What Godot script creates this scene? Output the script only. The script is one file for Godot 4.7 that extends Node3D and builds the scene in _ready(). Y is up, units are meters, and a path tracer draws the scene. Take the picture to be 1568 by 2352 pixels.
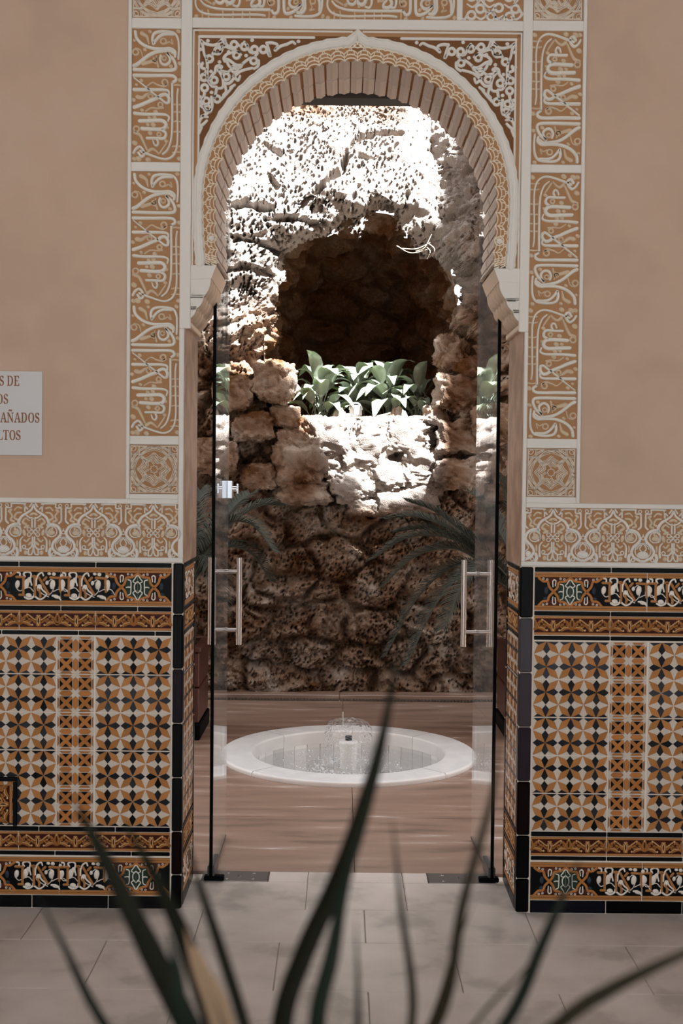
extends Node3D
# Arched doorway of a tiled and stuccoed hall, a courtyard with fountain and rock face beyond. Units: metres, y up; the hall's wall face is z = 0.

const XC := 0.041          # axis of the doorway
const HALF := 0.627        # half width of the doorway
const DEEP := 0.38         # thickness of the wall
const K_IN := 0.60         # how bright a white sheet is in the hall (used to turn seen colours into surface colours)
const K_OUT := 0.72        # the same for the shaded courtyard

var mat := {}
var rng := RandomNumberGenerator.new()

# ------------------------------------------------------------------ helpers
class Mb:
	var v := PackedVector3Array()
	var n := PackedVector3Array()
	var c := PackedColorArray()
	var u := PackedVector2Array()
	var ix := PackedInt32Array()
	func vert(p: Vector3, nn: Vector3, col: Color) -> int:
		v.append(p); n.append(nn); c.append(col)
		return v.size() - 1
	func tri_n(a: Vector3, b: Vector3, d: Vector3, na: Vector3, nb: Vector3, nd: Vector3, col: Color) -> void:
		var i := v.size()
		v.append(a); v.append(b); v.append(d)
		n.append(na); n.append(nb); n.append(nd)
		c.append(col); c.append(col); c.append(col)
		ix.append(i); ix.append(i + 2); ix.append(i + 1)
	func tri(a: Vector3, b: Vector3, d: Vector3, col: Color) -> void:
		var nn := (b - a).cross(d - a).normalized()
		tri_n(a, b, d, nn, nn, nn, col)
	func quad(a: Vector3, b: Vector3, d: Vector3, e: Vector3, col: Color) -> void:   # counter-clockwise seen from outside
		var nn := (d - a).cross(e - b).normalized()
		quad_n(a, b, d, e, nn, nn, nn, nn, col)
	func quad_n(a: Vector3, b: Vector3, d: Vector3, e: Vector3, na: Vector3, nb: Vector3, nd: Vector3, ne: Vector3, col: Color) -> void:
		var i := v.size()
		v.append(a); v.append(b); v.append(d); v.append(e)
		n.append(na); n.append(nb); n.append(nd); n.append(ne)
		c.append(col); c.append(col); c.append(col); c.append(col)
		ix.append(i); ix.append(i + 2); ix.append(i + 1)
		ix.append(i); ix.append(i + 3); ix.append(i + 2)
	func box(lo: Vector3, hi: Vector3, col: Color, ch := 0.0) -> void:   # box with chamfered edges
		var m := (lo + hi) * 0.5
		var h := (hi - lo) * 0.5
		ch = minf(ch, minf(h.x, minf(h.y, h.z)) * 0.9)
		for ax in 3:
			for s in [-1.0, 1.0]:
				var a := Vector3.ZERO; a[ax] = s
				var b := Vector3.ZERO; b[(ax + 1) % 3] = s
				var d := Vector3.ZERO; d[(ax + 2) % 3] = 1.0
				var bx := h[(ax + 1) % 3] - ch
				var dx := h[(ax + 2) % 3] - ch
				var o := m + a * h[ax]
				quad(o - b * bx - d * dx, o + b * bx - d * dx, o + b * bx + d * dx, o - b * bx + d * dx, col)
		if ch <= 0.0: return
		for ax in 3:
			for s in [-1.0, 1.0]:
				for t in [-1.0, 1.0]:
					var i1 := (ax + 1) % 3
					var i2 := (ax + 2) % 3
					var p1 := Vector3.ZERO; p1[i1] = s * h[i1]; p1[i2] = t * (h[i2] - ch)
					var p2 := Vector3.ZERO; p2[i1] = s * (h[i1] - ch); p2[i2] = t * h[i2]
					var e := Vector3.ZERO; e[ax] = h[ax] - ch
					face(m + p1 - e, m + p1 + e, m + p2 + e, m + p2 - e, m, col)
		for sx in [-1.0, 1.0]:
			for sy in [-1.0, 1.0]:
				for sz in [-1.0, 1.0]:
					var s3 := Vector3(sx, sy, sz)
					var q := h - Vector3(ch, ch, ch)
					var a3 := m + s3 * Vector3(h.x, q.y, q.z)
					var b3 := m + s3 * Vector3(q.x, h.y, q.z)
					var c3 := m + s3 * Vector3(q.x, q.y, h.z)
					if sx * sy * sz > 0: tri(a3, b3, c3, col)
					else: tri(a3, c3, b3, col)
	func face(a: Vector3, b: Vector3, d: Vector3, e: Vector3, inside: Vector3, col: Color) -> void:   # quad turned away from a point
		if (b - a).cross(d - a).dot((a + d) * 0.5 - inside) < 0.0: quad(a, e, d, b, col)
		else: quad(a, b, d, e, col)
	func prism(poly: PackedVector2Array, z0: float, z1: float, col: Color, inset := 0.0) -> void:   # flat polygon raised from z0 to z1 with sloping sides
		var p := poly
		var area := 0.0
		for i in p.size():
			area += p[i].cross(p[(i + 1) % p.size()])
		if area < 0: p.reverse()
		var top := p
		if inset > 0.0:
			var r := Geometry2D.offset_polygon(p, -inset, Geometry2D.JOIN_MITER)
			if r.size() == 1 and r[0].size() == p.size(): top = r[0]
			else:
				inset = 0.0
		if inset > 0.0:   # align start
			var best := 0
			for i in top.size():
				if top[i].distance_to(p[0]) < top[best].distance_to(p[0]): best = i
			var t2 := PackedVector2Array()
			for i in top.size(): t2.append(top[(best + i) % top.size()])
			top = t2
		for t in range(0, 1):
			var tr := Geometry2D.triangulate_polygon(top)
			for i in range(0, tr.size(), 3):
				var a := top[tr[i]]; var b := top[tr[i + 1]]; var d := top[tr[i + 2]]
				if (b - a).cross(d - a) < 0: var w := b; b = d; d = w
				tri(Vector3(a.x, a.y, z1), Vector3(b.x, b.y, z1), Vector3(d.x, d.y, z1), col)
		for i in p.size():
			var j := (i + 1) % p.size()
			quad(Vector3(p[i].x, p[i].y, z0), Vector3(p[j].x, p[j].y, z0), Vector3(top[j].x, top[j].y, z1), Vector3(top[i].x, top[i].y, z1), col)
	func ribbon(pts: PackedVector2Array, w: float, z0: float, h: float, col: Color, closed := false, taper0 := 1.0, taper1 := 1.0) -> void:   # raised rounded stroke in the x-y plane
		var m := pts.size()
		if m < 2: return
		var pos := PackedVector2Array(); var nor := PackedVector2Array(); var hw := PackedFloat32Array(); var hh := PackedFloat32Array()
		for i in m:
			var a := pts[(i - 1 + m) % m] if closed else pts[maxi(i - 1, 0)]
			var b := pts[(i + 1) % m] if closed else pts[mini(i + 1, m - 1)]
			var t := (b - a).normalized()
			var f := float(i) / float(m - 1)
			var k := lerpf(taper0, taper1, f)
			var r := w * 0.5 * k
			if not closed and i == 0:
				pos.append(pts[0] - t * r * 0.9); nor.append(t.orthogonal() * -1.0); hw.append(r * 0.35); hh.append(0.3)
				pos.append(pts[0] - t * r * 0.5); nor.append(t.orthogonal() * -1.0); hw.append(r * 0.8); hh.append(0.9)
			pos.append(pts[i]); nor.append(t.orthogonal() * -1.0); hw.append(r); hh.append(1.0)
			if not closed and i == m - 1:
				pos.append(pts[i] + t * r * 0.5); nor.append(t.orthogonal() * -1.0); hw.append(r * 0.8); hh.append(0.9)
				pos.append(pts[i] + t * r * 0.9); nor.append(t.orthogonal() * -1.0); hw.append(r * 0.35); hh.append(0.3)
		var cnt := pos.size()
		var first := v.size()
		for i in cnt:
			var nn := Vector3(nor[i].x, nor[i].y, 0)
			var p := Vector3(pos[i].x, pos[i].y, z0)
			var z := Vector3(0, 0, h * hh[i])
			vert(p + nn * hw[i], (nn * 0.85 + Vector3(0, 0, 0.5)).normalized(), col)
			vert(p + nn * hw[i] * 0.66 + z, (nn * 0.45 + Vector3(0, 0, 0.9)).normalized(), col)
			vert(p - nn * hw[i] * 0.66 + z, (nn * -0.45 + Vector3(0, 0, 0.9)).normalized(), col)
			vert(p - nn * hw[i], (nn * -0.85 + Vector3(0, 0, 0.5)).normalized(), col)
		for i in (cnt if closed else cnt - 1):
			var a0 := first + i * 4
			var b0 := first + ((i + 1) % cnt) * 4
			for k in 3:
				ix.append(a0 + k); ix.append(b0 + k); ix.append(b0 + k + 1)
				ix.append(a0 + k); ix.append(b0 + k + 1); ix.append(a0 + k + 1)
	func blob(ctr: Vector2, rx: float, ry: float, ang: float, z0: float, h: float, col: Color) -> void:   # low dome
		var first := v.size()
		vert(Vector3(ctr.x, ctr.y, z0 + h), Vector3(0, 0, 1), col)
		for r in 2:
			for i in 12:
				var a := TAU * i / 12.0
				var k := 0.65 if r == 0 else 1.0
				var d := Vector2(cos(a) * rx, sin(a) * ry).rotated(ang)
				var o := Vector3(d.x, d.y, 0).normalized()
				vert(Vector3(ctr.x + d.x * k, ctr.y + d.y * k, z0 + (h * 0.8 if r == 0 else 0.0)), (o * (0.4 if r == 0 else 0.85) + Vector3(0, 0, 0.7)).normalized(), col)
		for i in 12:
			var j := (i + 1) % 12
			ix.append(first); ix.append(first + 1 + j); ix.append(first + 1 + i)
			ix.append(first + 1 + i); ix.append(first + 1 + j); ix.append(first + 13 + j)
			ix.append(first + 1 + i); ix.append(first + 13 + j); ix.append(first + 13 + i)
	func lathe(prof: PackedVector2Array, seg: int, col: Color, axis_o := Vector3.ZERO, a0 := 0.0, a1 := TAU) -> void:   # profile (radius, height) turned round y
		var first := v.size()
		var m := prof.size()
		for i in seg + 1:
			var a := lerpf(a0, a1, float(i) / seg)
			var d := Vector3(cos(a), 0, -sin(a))
			for k in m:
				var t := prof[mini(k + 1, m - 1)] - prof[maxi(k - 1, 0)]
				var nn := (d * t.y + Vector3(0, -t.x, 0)).normalized()
				vert(axis_o + d * prof[k].x + Vector3(0, prof[k].y, 0), nn, col)
		for i in seg:
			for k in m - 1:
				var a2 := first + i * m + k
				ix.append(a2); ix.append(a2 + m + 1); ix.append(a2 + m)
				ix.append(a2); ix.append(a2 + 1); ix.append(a2 + m + 1)
	func tube(pts: PackedVector3Array, r: float, seg: int, col: Color, r1 := -1.0) -> void:   # round bar along a path, with closed ends
		var m := pts.size()
		var first := v.size()
		if r1 < 0: r1 = r
		for i in m:
			var t := (pts[mini(i + 1, m - 1)] - pts[maxi(i - 1, 0)]).normalized()
			var s := t.cross(Vector3.UP if absf(t.y) < 0.9 else Vector3.RIGHT).normalized()
			var q := s.cross(t)
			var rr := lerpf(r, r1, float(i) / (m - 1))
			for k in seg:
				var a := TAU * k / seg
				var d := s * cos(a) + q * sin(a)
				vert(pts[i] + d * rr, d, col)
		for i in m - 1:
			for k in seg:
				var a2 := first + i * seg + k
				var b2 := first + i * seg + (k + 1) % seg
				ix.append(a2); ix.append(b2); ix.append(b2 + seg)
				ix.append(a2); ix.append(b2 + seg); ix.append(a2 + seg)
		for e in [0, m - 1]:
			var t2 := (pts[1] - pts[0]).normalized() * -1.0 if e == 0 else (pts[m - 1] - pts[m - 2]).normalized()
			var c0 := vert(pts[e], t2, col)
			for k in seg:
				var a3 := vert(v[first + e * seg + k], t2, col)
				var b3 := vert(v[first + e * seg + (k + 1) % seg], t2, col)
				ix.append(c0)
				if e == 0: ix.append(b3); ix.append(a3)
				else: ix.append(a3); ix.append(b3)
	func shift(d: Vector3) -> void:
		for i in v.size(): v[i] += d
	func mesh() -> ArrayMesh:
		if ix.size() < 600000:   # turn every face the way its normals point
			for i in range(0, ix.size(), 3):
				var p := v[ix[i]]
				if (v[ix[i + 2]] - p).cross(v[ix[i + 1]] - p).dot(n[ix[i]] + n[ix[i + 1]] + n[ix[i + 2]]) < 0.0:
					var w := ix[i + 1]
					ix[i + 1] = ix[i + 2]
					ix[i + 2] = w
		var arr := []
		arr.resize(Mesh.ARRAY_MAX)
		arr[Mesh.ARRAY_VERTEX] = v
		arr[Mesh.ARRAY_NORMAL] = n
		arr[Mesh.ARRAY_COLOR] = c
		if u.size() == v.size(): arr[Mesh.ARRAY_TEX_UV] = u
		arr[Mesh.ARRAY_INDEX] = ix
		var m := ArrayMesh.new()
		m.add_surface_from_arrays(Mesh.PRIMITIVE_TRIANGLES, arr)
		return m

func tag(o: Node, label := "", category := "", group := "", kind := "") -> Node:
	if label: o.set_meta("label", label)
	if category: o.set_meta("category", category)
	if group: o.set_meta("group", group)
	if kind: o.set_meta("kind", kind)
	return o

func thing(called: String, label: String, category: String, pos := Vector3.ZERO, group := "") -> Node3D:
	var o := Node3D.new()
	o.name = called
	add_child(o, true)
	o.position = pos
	tag(o, label, category, group)
	return o

func pattern(o: MeshInstance3D) -> void:   # fine relief that nobody would pick apart
	o.set_meta("kind", "stuff")

func place(called: String, m: Mesh, material: Material, parent: Node = null, at := Vector3.ZERO) -> MeshInstance3D:
	var o := MeshInstance3D.new()
	o.name = called
	o.mesh = m
	o.material_override = material
	(parent if parent else self).add_child(o, true)
	o.position = at
	return o

func part(called: String, b: Mb, material: Material, parent: Node = null, at := Vector3.ZERO) -> MeshInstance3D:
	return place(called, b.mesh(), material, parent, at)

const SETTING := {
	"wall_front": ["tan plaster wall pierced by the arched doorway", "wall"], "trim_1": ["smooth brown plaster lining of the left door jamb", "wall lining"], "trim_2": ["smooth brown plaster lining of the right door jamb", "wall lining"],
	"added_shade_wall": ["added unseen wall above the doorway with outline cut to shadow the rock", "wall"], "wall_left": ["plain pale side wall left of the doorway hall", "wall"], "wall_right": ["plain pale side wall right of the doorway hall", "wall"],
	"ceiling": ["plain pale ceiling over the doorway hall", "ceiling"], "floor": ["mortar bed under the white marble paving", "floor"], "wall_back": ["low pale wall closing the patio behind the viewer", "wall"],
	"floor_patio": ["plain grey paving of the patio behind the viewer", "floor"], "door_head": ["dark timber head beam across the top of the arch opening", "door head"],
	"floor_paving": ["white clouded marble slabs before and in the doorway", "floor"], "floor_courtyard": ["red-brown streaked marble slabs round the fountain", "floor"]}

func structure(called: String, b: Mb, material: Material, parent: Node = null, at := Vector3.ZERO) -> MeshInstance3D:
	var o := part(called, b, material, parent, at)
	if parent == null:
		o.set_meta("kind", "structure")
		tag(o, SETTING[called][0], SETTING[called][1])
	return o

func seen(r: int, g: int, bl: int, k := K_IN) -> Color:   # the surface colour (linear) that looks like this sRGB colour in that light
	var l := Color8(r, g, bl).srgb_to_linear()
	return Color(minf(l.r / k, 0.9), minf(l.g / k, 0.9), minf(l.b / k, 0.9))

func curve(p: Array, n := 5, closed := false) -> PackedVector2Array:   # smooth line through points given as x, y, x, y ...
	var q := PackedVector2Array()
	for i in range(0, p.size(), 2): q.append(Vector2(p[i], p[i + 1]))
	var out := PackedVector2Array()
	var m := q.size()
	if m == 2: return q
	for i in (m if closed else m - 1):
		var p0 := q[(i - 1 + m) % m] if closed or i > 0 else q[0] * 2.0 - q[1]
		var p1 := q[i]
		var p2 := q[(i + 1) % m]
		var p3 := q[(i + 2) % m] if closed or i + 2 < m else p2 * 2.0 - p1
		for k in n: out.append(p1.cubic_interpolate(p2, p0, p3, float(k) / n))
	if not closed: out.append(q[m - 1])
	return out

func curve3(q: PackedVector3Array, n := 6) -> PackedVector3Array:
	var out := PackedVector3Array()
	var m := q.size()
	for i in m - 1:
		var p0 := q[i - 1] if i > 0 else q[0] * 2.0 - q[1]
		var p3 := q[i + 2] if i + 2 < m else q[i + 1] * 2.0 - q[i]
		for k in n: out.append(q[i].cubic_interpolate(q[i + 1], p0, p3, float(k) / n))
	out.append(q[m - 1])
	return out

func noise(kind: int, freq: float, oct := 4, sd := 1, fractal := FastNoiseLite.FRACTAL_FBM) -> FastNoiseLite:
	var f := FastNoiseLite.new()
	f.noise_type = kind
	f.frequency = freq
	f.fractal_type = fractal if oct > 1 else FastNoiseLite.FRACTAL_NONE
	f.fractal_octaves = oct
	f.seed = sd
	return f

func noise_tex(f: FastNoiseLite, ramp: Array, size := 512, w := -1) -> NoiseTexture2D:
	var t := NoiseTexture2D.new()
	t.width = w if w > 0 else size
	t.height = size
	t.seamless = true
	t.noise = f
	if ramp:
		var g := Gradient.new()
		var off := PackedFloat32Array()
		var cols := PackedColorArray()
		for i in range(0, ramp.size(), 2):
			off.append(ramp[i]); cols.append(ramp[i + 1])
		g.offsets = off
		g.colors = cols
		t.color_ramp = g
	return t

func surf(color: Color, rough: float, spec := 0.5) -> StandardMaterial3D:   # color in linear values
	var m := StandardMaterial3D.new()
	m.albedo_color = color.linear_to_srgb()
	m.roughness = rough
	m.metallic_specular = spec
	m.cull_mode = BaseMaterial3D.CULL_DISABLED
	return m

func painted(rough: float, spec := 0.5) -> StandardMaterial3D:   # takes its colour from the vertices
	var m := surf(Color.WHITE, rough, spec)
	m.vertex_color_use_as_albedo = true
	return m

func bumpy(m: StandardMaterial3D, f: FastNoiseLite, cm: float, scale: float, size := 512) -> StandardMaterial3D:
	m.heightmap_enabled = true
	m.heightmap_texture = noise_tex(f, [], size)
	m.heightmap_scale = cm
	m.uv1_triplanar = true
	m.uv1_world_triplanar = true
	m.uv1_scale = Vector3.ONE * scale
	return m

# ------------------------------------------------------------------ materials
func make_materials() -> void:
	mat.white = painted(0.85, 0.3)
	var pl := surf(Color.WHITE, 0.8, 0.3)
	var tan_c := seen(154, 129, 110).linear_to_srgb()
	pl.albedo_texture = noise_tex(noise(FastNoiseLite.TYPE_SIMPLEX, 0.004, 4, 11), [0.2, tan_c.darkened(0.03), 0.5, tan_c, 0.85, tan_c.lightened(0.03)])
	pl.uv1_triplanar = true
	pl.uv1_world_triplanar = true
	pl.uv1_scale = Vector3(0.7, 0.7, 0.7)
	mat.plaster = pl
	var jb := surf(Color.WHITE, 0.42, 0.5)
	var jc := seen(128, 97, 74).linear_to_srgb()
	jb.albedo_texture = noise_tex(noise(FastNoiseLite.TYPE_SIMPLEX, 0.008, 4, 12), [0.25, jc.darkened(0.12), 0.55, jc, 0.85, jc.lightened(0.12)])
	jb.uv1_triplanar = true
	jb.uv1_world_triplanar = true
	jb.uv1_scale = Vector3(1.2, 1.2, 1.2)
	mat.jamb = jb
	mat.glaze = painted(0.16, 0.45)
	mat.ceramic = painted(0.28, 0.17)
	mat.grout = surf(seen(178, 166, 152), 0.9, 0.2)
	mat.steel = surf(Color(0.42, 0.37, 0.34), 0.24)
	mat.steel.metallic = 1.0
	mat.chrome = surf(Color(0.8, 0.8, 0.8), 0.1)
	mat.chrome.metallic = 1.0
	mat.floor_steel = surf(Color(0.25, 0.22, 0.2), 0.35)
	mat.floor_steel.metallic = 0.8
	mat.black = surf(Color(0.003, 0.0035, 0.004), 0.5, 0.12)
	mat.dark_metal = surf(Color(0.05, 0.045, 0.04), 0.35)
	var gl := surf(Color(0.93, 0.97, 0.95), 0.0)
	gl.albedo_color.a = 0.04
	gl.transparency = BaseMaterial3D.TRANSPARENCY_ALPHA
	mat.glass = gl
	# white marble of the hall floor, faint grey clouds
	var mw := surf(Color.WHITE, 0.2, 0.5)
	var wc := seen(163, 150, 140).linear_to_srgb()
	mw.albedo_texture = noise_tex(noise(FastNoiseLite.TYPE_SIMPLEX, 0.005, 5, 21), [0.15, wc.darkened(0.14), 0.4, wc.darkened(0.04), 0.7, wc, 0.95, wc.lightened(0.08)])
	mw.uv1_triplanar = true
	mw.uv1_world_triplanar = true
	mw.uv1_scale = Vector3(0.9, 0.9, 0.9)
	mat.marble = mw
	var mf := surf(Color(0.80, 0.77, 0.73), 0.35)
	mf.albedo_texture = noise_tex(noise(FastNoiseLite.TYPE_SIMPLEX, 0.01, 4, 22), [0.2, Color(0.965, 0.965, 0.97), 0.7, Color.WHITE])
	mf.uv1_triplanar = true
	mf.uv1_world_triplanar = true
	mat.basin = mf
	# red-brown striated marble of the courtyard: streaks run along x
	var rm := surf(Color.WHITE, 0.38, 0.62)
	var r0 := seen(128, 102, 86, K_OUT).linear_to_srgb()
	rm.albedo_texture = noise_tex(noise(FastNoiseLite.TYPE_SIMPLEX, 0.006, 6, 31), [0.08, r0.darkened(0.22), 0.3, r0.darkened(0.06), 0.6, r0, 0.78, r0.lightened(0.06), 0.9, r0.lightened(0.25), 0.98, Color(0.86, 0.82, 0.8)], 1024, 1024)
	rm.uv1_triplanar = true
	rm.uv1_world_triplanar = true
	rm.uv1_scale = Vector3(0.17, 1.0, 0.95)
	mat.red_marble = rm
	mat.rock = bumpy(painted(0.95, 0.15), noise(FastNoiseLite.TYPE_SIMPLEX, 0.03, 5, 41), 1.6, 3.0, 1024)
	mat.soil = bumpy(surf(Color(0.04, 0.028, 0.02), 1.0, 0.1), noise(FastNoiseLite.TYPE_SIMPLEX, 0.05, 3, 44), 1.0, 3.0)
	mat.lily = painted(0.28, 0.7)
	mat.lily.backlight_enabled = true
	mat.lily.backlight = Color(0.25, 0.3, 0.15)
	mat.palm = painted(0.5, 0.3)
	mat.blade = painted(0.6, 0.25)
	mat.twig = surf(Color(0.45, 0.38, 0.3), 0.9, 0.2)
	mat.wood = surf(seen(60, 26, 18, K_OUT), 0.35, 0.5)
	var wt := surf(Color(0.80, 0.86, 0.88), 0.03)
	wt.albedo_color.a = 0.16
	wt.transparency = BaseMaterial3D.TRANSPARENCY_ALPHA
	mat.water = bumpy(wt, noise(FastNoiseLite.TYPE_SIMPLEX, 0.02, 3, 61), 1.6, 2.2)
	var bell := surf(Color(0.95, 0.97, 0.97), 0.03, 0.8)
	bell.albedo_color.a = 0.03
	bell.transparency = BaseMaterial3D.TRANSPARENCY_ALPHA
	mat.bell = bumpy(bell, noise(FastNoiseLite.TYPE_SIMPLEX, 0.02, 2, 62), 2.5, 3.0)
	mat.foam = surf(Color(0.85, 0.87, 0.88), 0.4)

# ------------------------------------------------------------------ the hall
func hall() -> void:
	# wall with the arched opening; the arch itself is lined by the soffit further down
	var w := Mb.new()
	var l := XC - HALF
	var r := XC + HALF
	var white := Color.WHITE
	w.box(Vector3(-4.2, 0, -DEEP), Vector3(l, 4.4, 0), white)
	w.box(Vector3(r, 0, -DEEP), Vector3(4.2, 4.4, 0), white)
	var cols := 72
	for i in cols:
		var x0 := lerpf(l, r, float(i) / cols)
		var x1 := lerpf(l, r, float(i + 1) / cols)
		var y0 := arch_under(x0)
		var y1 := arch_under(x1)
		w.quad(Vector3(x0, y0, 0), Vector3(x1, y1, 0), Vector3(x1, 4.4, 0), Vector3(x0, 4.4, 0), white)
		w.quad(Vector3(x1, y1, -DEEP), Vector3(x0, y0, -DEEP), Vector3(x0, 4.4, -DEEP), Vector3(x1, 4.4, -DEEP), white)
		w.quad(Vector3(x0, y0, -DEEP), Vector3(x1, y1, -DEEP), Vector3(x1, y1, 0), Vector3(x0, y0, 0), white)
	w.quad(Vector3(l, 4.4, 0), Vector3(r, 4.4, 0), Vector3(r, 4.4, -DEEP), Vector3(l, 4.4, -DEEP), white)
	structure("wall_front", w, mat.plaster)
	# lining of the jambs above the tiles, smooth darker plaster
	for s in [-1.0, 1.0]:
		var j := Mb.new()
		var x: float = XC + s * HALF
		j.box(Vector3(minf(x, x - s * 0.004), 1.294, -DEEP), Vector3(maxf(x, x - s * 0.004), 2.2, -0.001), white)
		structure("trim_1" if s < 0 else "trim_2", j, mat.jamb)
	# added unseen wall above the hall, its outline shaped to shadow the courtyard rock
	var up := Mb.new()
	var shade_outline := PackedVector2Array([Vector2(-6, 4.4), Vector2(-6, 11.0), Vector2(0.5, 11.0), Vector2(1.36, 9.64), Vector2(1.56, 9.38), Vector2(1.69, 9.2), Vector2(1.84, 9.0), Vector2(1.95, 8.85), Vector2(2.2, 8.5), Vector2(2.44, 8.22), Vector2(2.67, 8.22), Vector2(2.95, 8.38), Vector2(3.06, 8.8), Vector2(3.06, 9.35), Vector2(3.06, 9.9), Vector2(2.98, 10.25), Vector2(3.14, 11.1), Vector2(6, 11.3), Vector2(6, 4.4)])
	up.prism(shade_outline, -DEEP, -0.18, white)
	up.box(Vector3(-6, 4.38, -DEEP), Vector3(6, 4.6, 0), white)
	structure("added_shade_wall", up, mat.plaster)
	var tan_w := Color(0.62, 0.67, 0.72).linear_to_srgb()
	var side := surf(tan_w.srgb_to_linear(), 0.85, 0.3)
	for s in [-1.0, 1.0]:
		var b := Mb.new()
		b.box(Vector3(minf(s * 4.0, s * 4.2), 0, 0), Vector3(maxf(s * 4.0, s * 4.2), 4.4, 10.0), white)
		structure("wall_left" if s < 0 else "wall_right", b, side)
	var c := Mb.new()
	c.box(Vector3(-4.2, 4.4, 0), Vector3(4.2, 4.6, 10.0), white)
	structure("ceiling", c, surf(Color(0.66, 0.70, 0.75), 0.9, 0.2))
	var g := Mb.new()
	g.box(Vector3(-9, -0.2, -0.43), Vector3(9, -0.012, 16), white)
	structure("floor", g, mat.grout)
	var bw := Mb.new()
	bw.box(Vector3(-9, -0.1, 14), Vector3(9, 2.4, 14.3), white)
	structure("wall_back", bw, surf(Color(0.6, 0.64, 0.68), 0.9, 0.2))
	var pf := Mb.new()
	pf.box(Vector3(-9, -0.03, 10.2), Vector3(9, 0.0, 14), white)
	structure("floor_patio", pf, surf(Color(0.28, 0.30, 0.32), 0.8, 0.2))
	# marble slabs
	var fl := Node3D.new()
	fl.name = "floor_paving"
	add_child(fl, true)
	fl.set_meta("kind", "structure")
	tag(fl, SETTING[fl.name][0], SETTING[fl.name][1])
	var zs := [0.0, 0.32, 0.72, 1.12, 1.52, 2.12, 2.72, 3.32, 4.1, 4.9, 5.7, 6.5, 7.3, 8.1, 9.0, 10.2]
	for i in zs.size() - 1:
		var off := 0.0 if i % 2 == 0 else 0.3
		for k in range(-7, 7):
			var x0 := k * 0.6 + off + 0.1
			if absf(x0 + 0.3) > 3.9: continue
			var b := Mb.new()
			b.box(Vector3(x0 + 0.0012, -0.02, zs[i] + 0.0012), Vector3(x0 + 0.5988, rng.randf_range(-0.0006, 0.0004), zs[i + 1] - 0.0012), white, 0.0015)
			part("slab", b, mat.marble, fl)
	var tx := [XC - HALF, -0.12, 0.262, XC + HALF]
	for i in 3:
		var b := Mb.new()
		b.box(Vector3(tx[i] + 0.001, -0.02, -0.305), Vector3(tx[i + 1] - 0.001, 0.0005, -0.0012), white, 0.0015)
		part("slab", b, mat.marble, fl)
		var b2 := Mb.new()
		var a0: float = -0.277 if i == 0 else tx[i] + 0.001
		var a1: float = 0.362 if i == 2 else tx[i + 1] - 0.001
		b2.box(Vector3(a0, -0.02, -0.43), Vector3(a1, 0.0005, -0.3062), white, 0.0015)
		part("slab", b2, mat.marble, fl)

func arch_under(x: float) -> float:
	var d := absf(x - XC)
	if d < 0.56: return 2.63 + sqrt(0.56 * 0.56 - d * d)
	return 2.63 if d < 0.5601 else 2.385

# ------------------------------------------------------------------ stucco ornament
var tf := Transform2D()
func st(b: Mb, p: Array, w: float, z0: float, h: float, col: Color, t0 := 1.0, t1 := 1.0, n := 5) -> void:   # a stroke given in drawing units
	b.ribbon(tf * curve(p, n), w * absf(tf.x.x), z0, h, col, false, t0, t1)
func ring(b: Mb, x: float, y: float, r: float, w: float, z0: float, h: float, col: Color) -> void:
	var p := PackedVector2Array()
	for i in 14: p.append(tf * Vector2(x + r * cos(TAU * i / 14), y + r * sin(TAU * i / 14)))
	b.ribbon(p, w * absf(tf.x.x), z0, h, col, true)
func drop(b: Mb, x: float, y: float, rx: float, ry: float, ang: float, z0: float, h: float, col: Color) -> void:
	b.blob(tf * Vector2(x, y), rx * absf(tf.x.x), ry * absf(tf.x.x), ang * (-1.0 if tf.x.x * tf.y.y < 0 else 1.0), z0, h, col)

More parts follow.
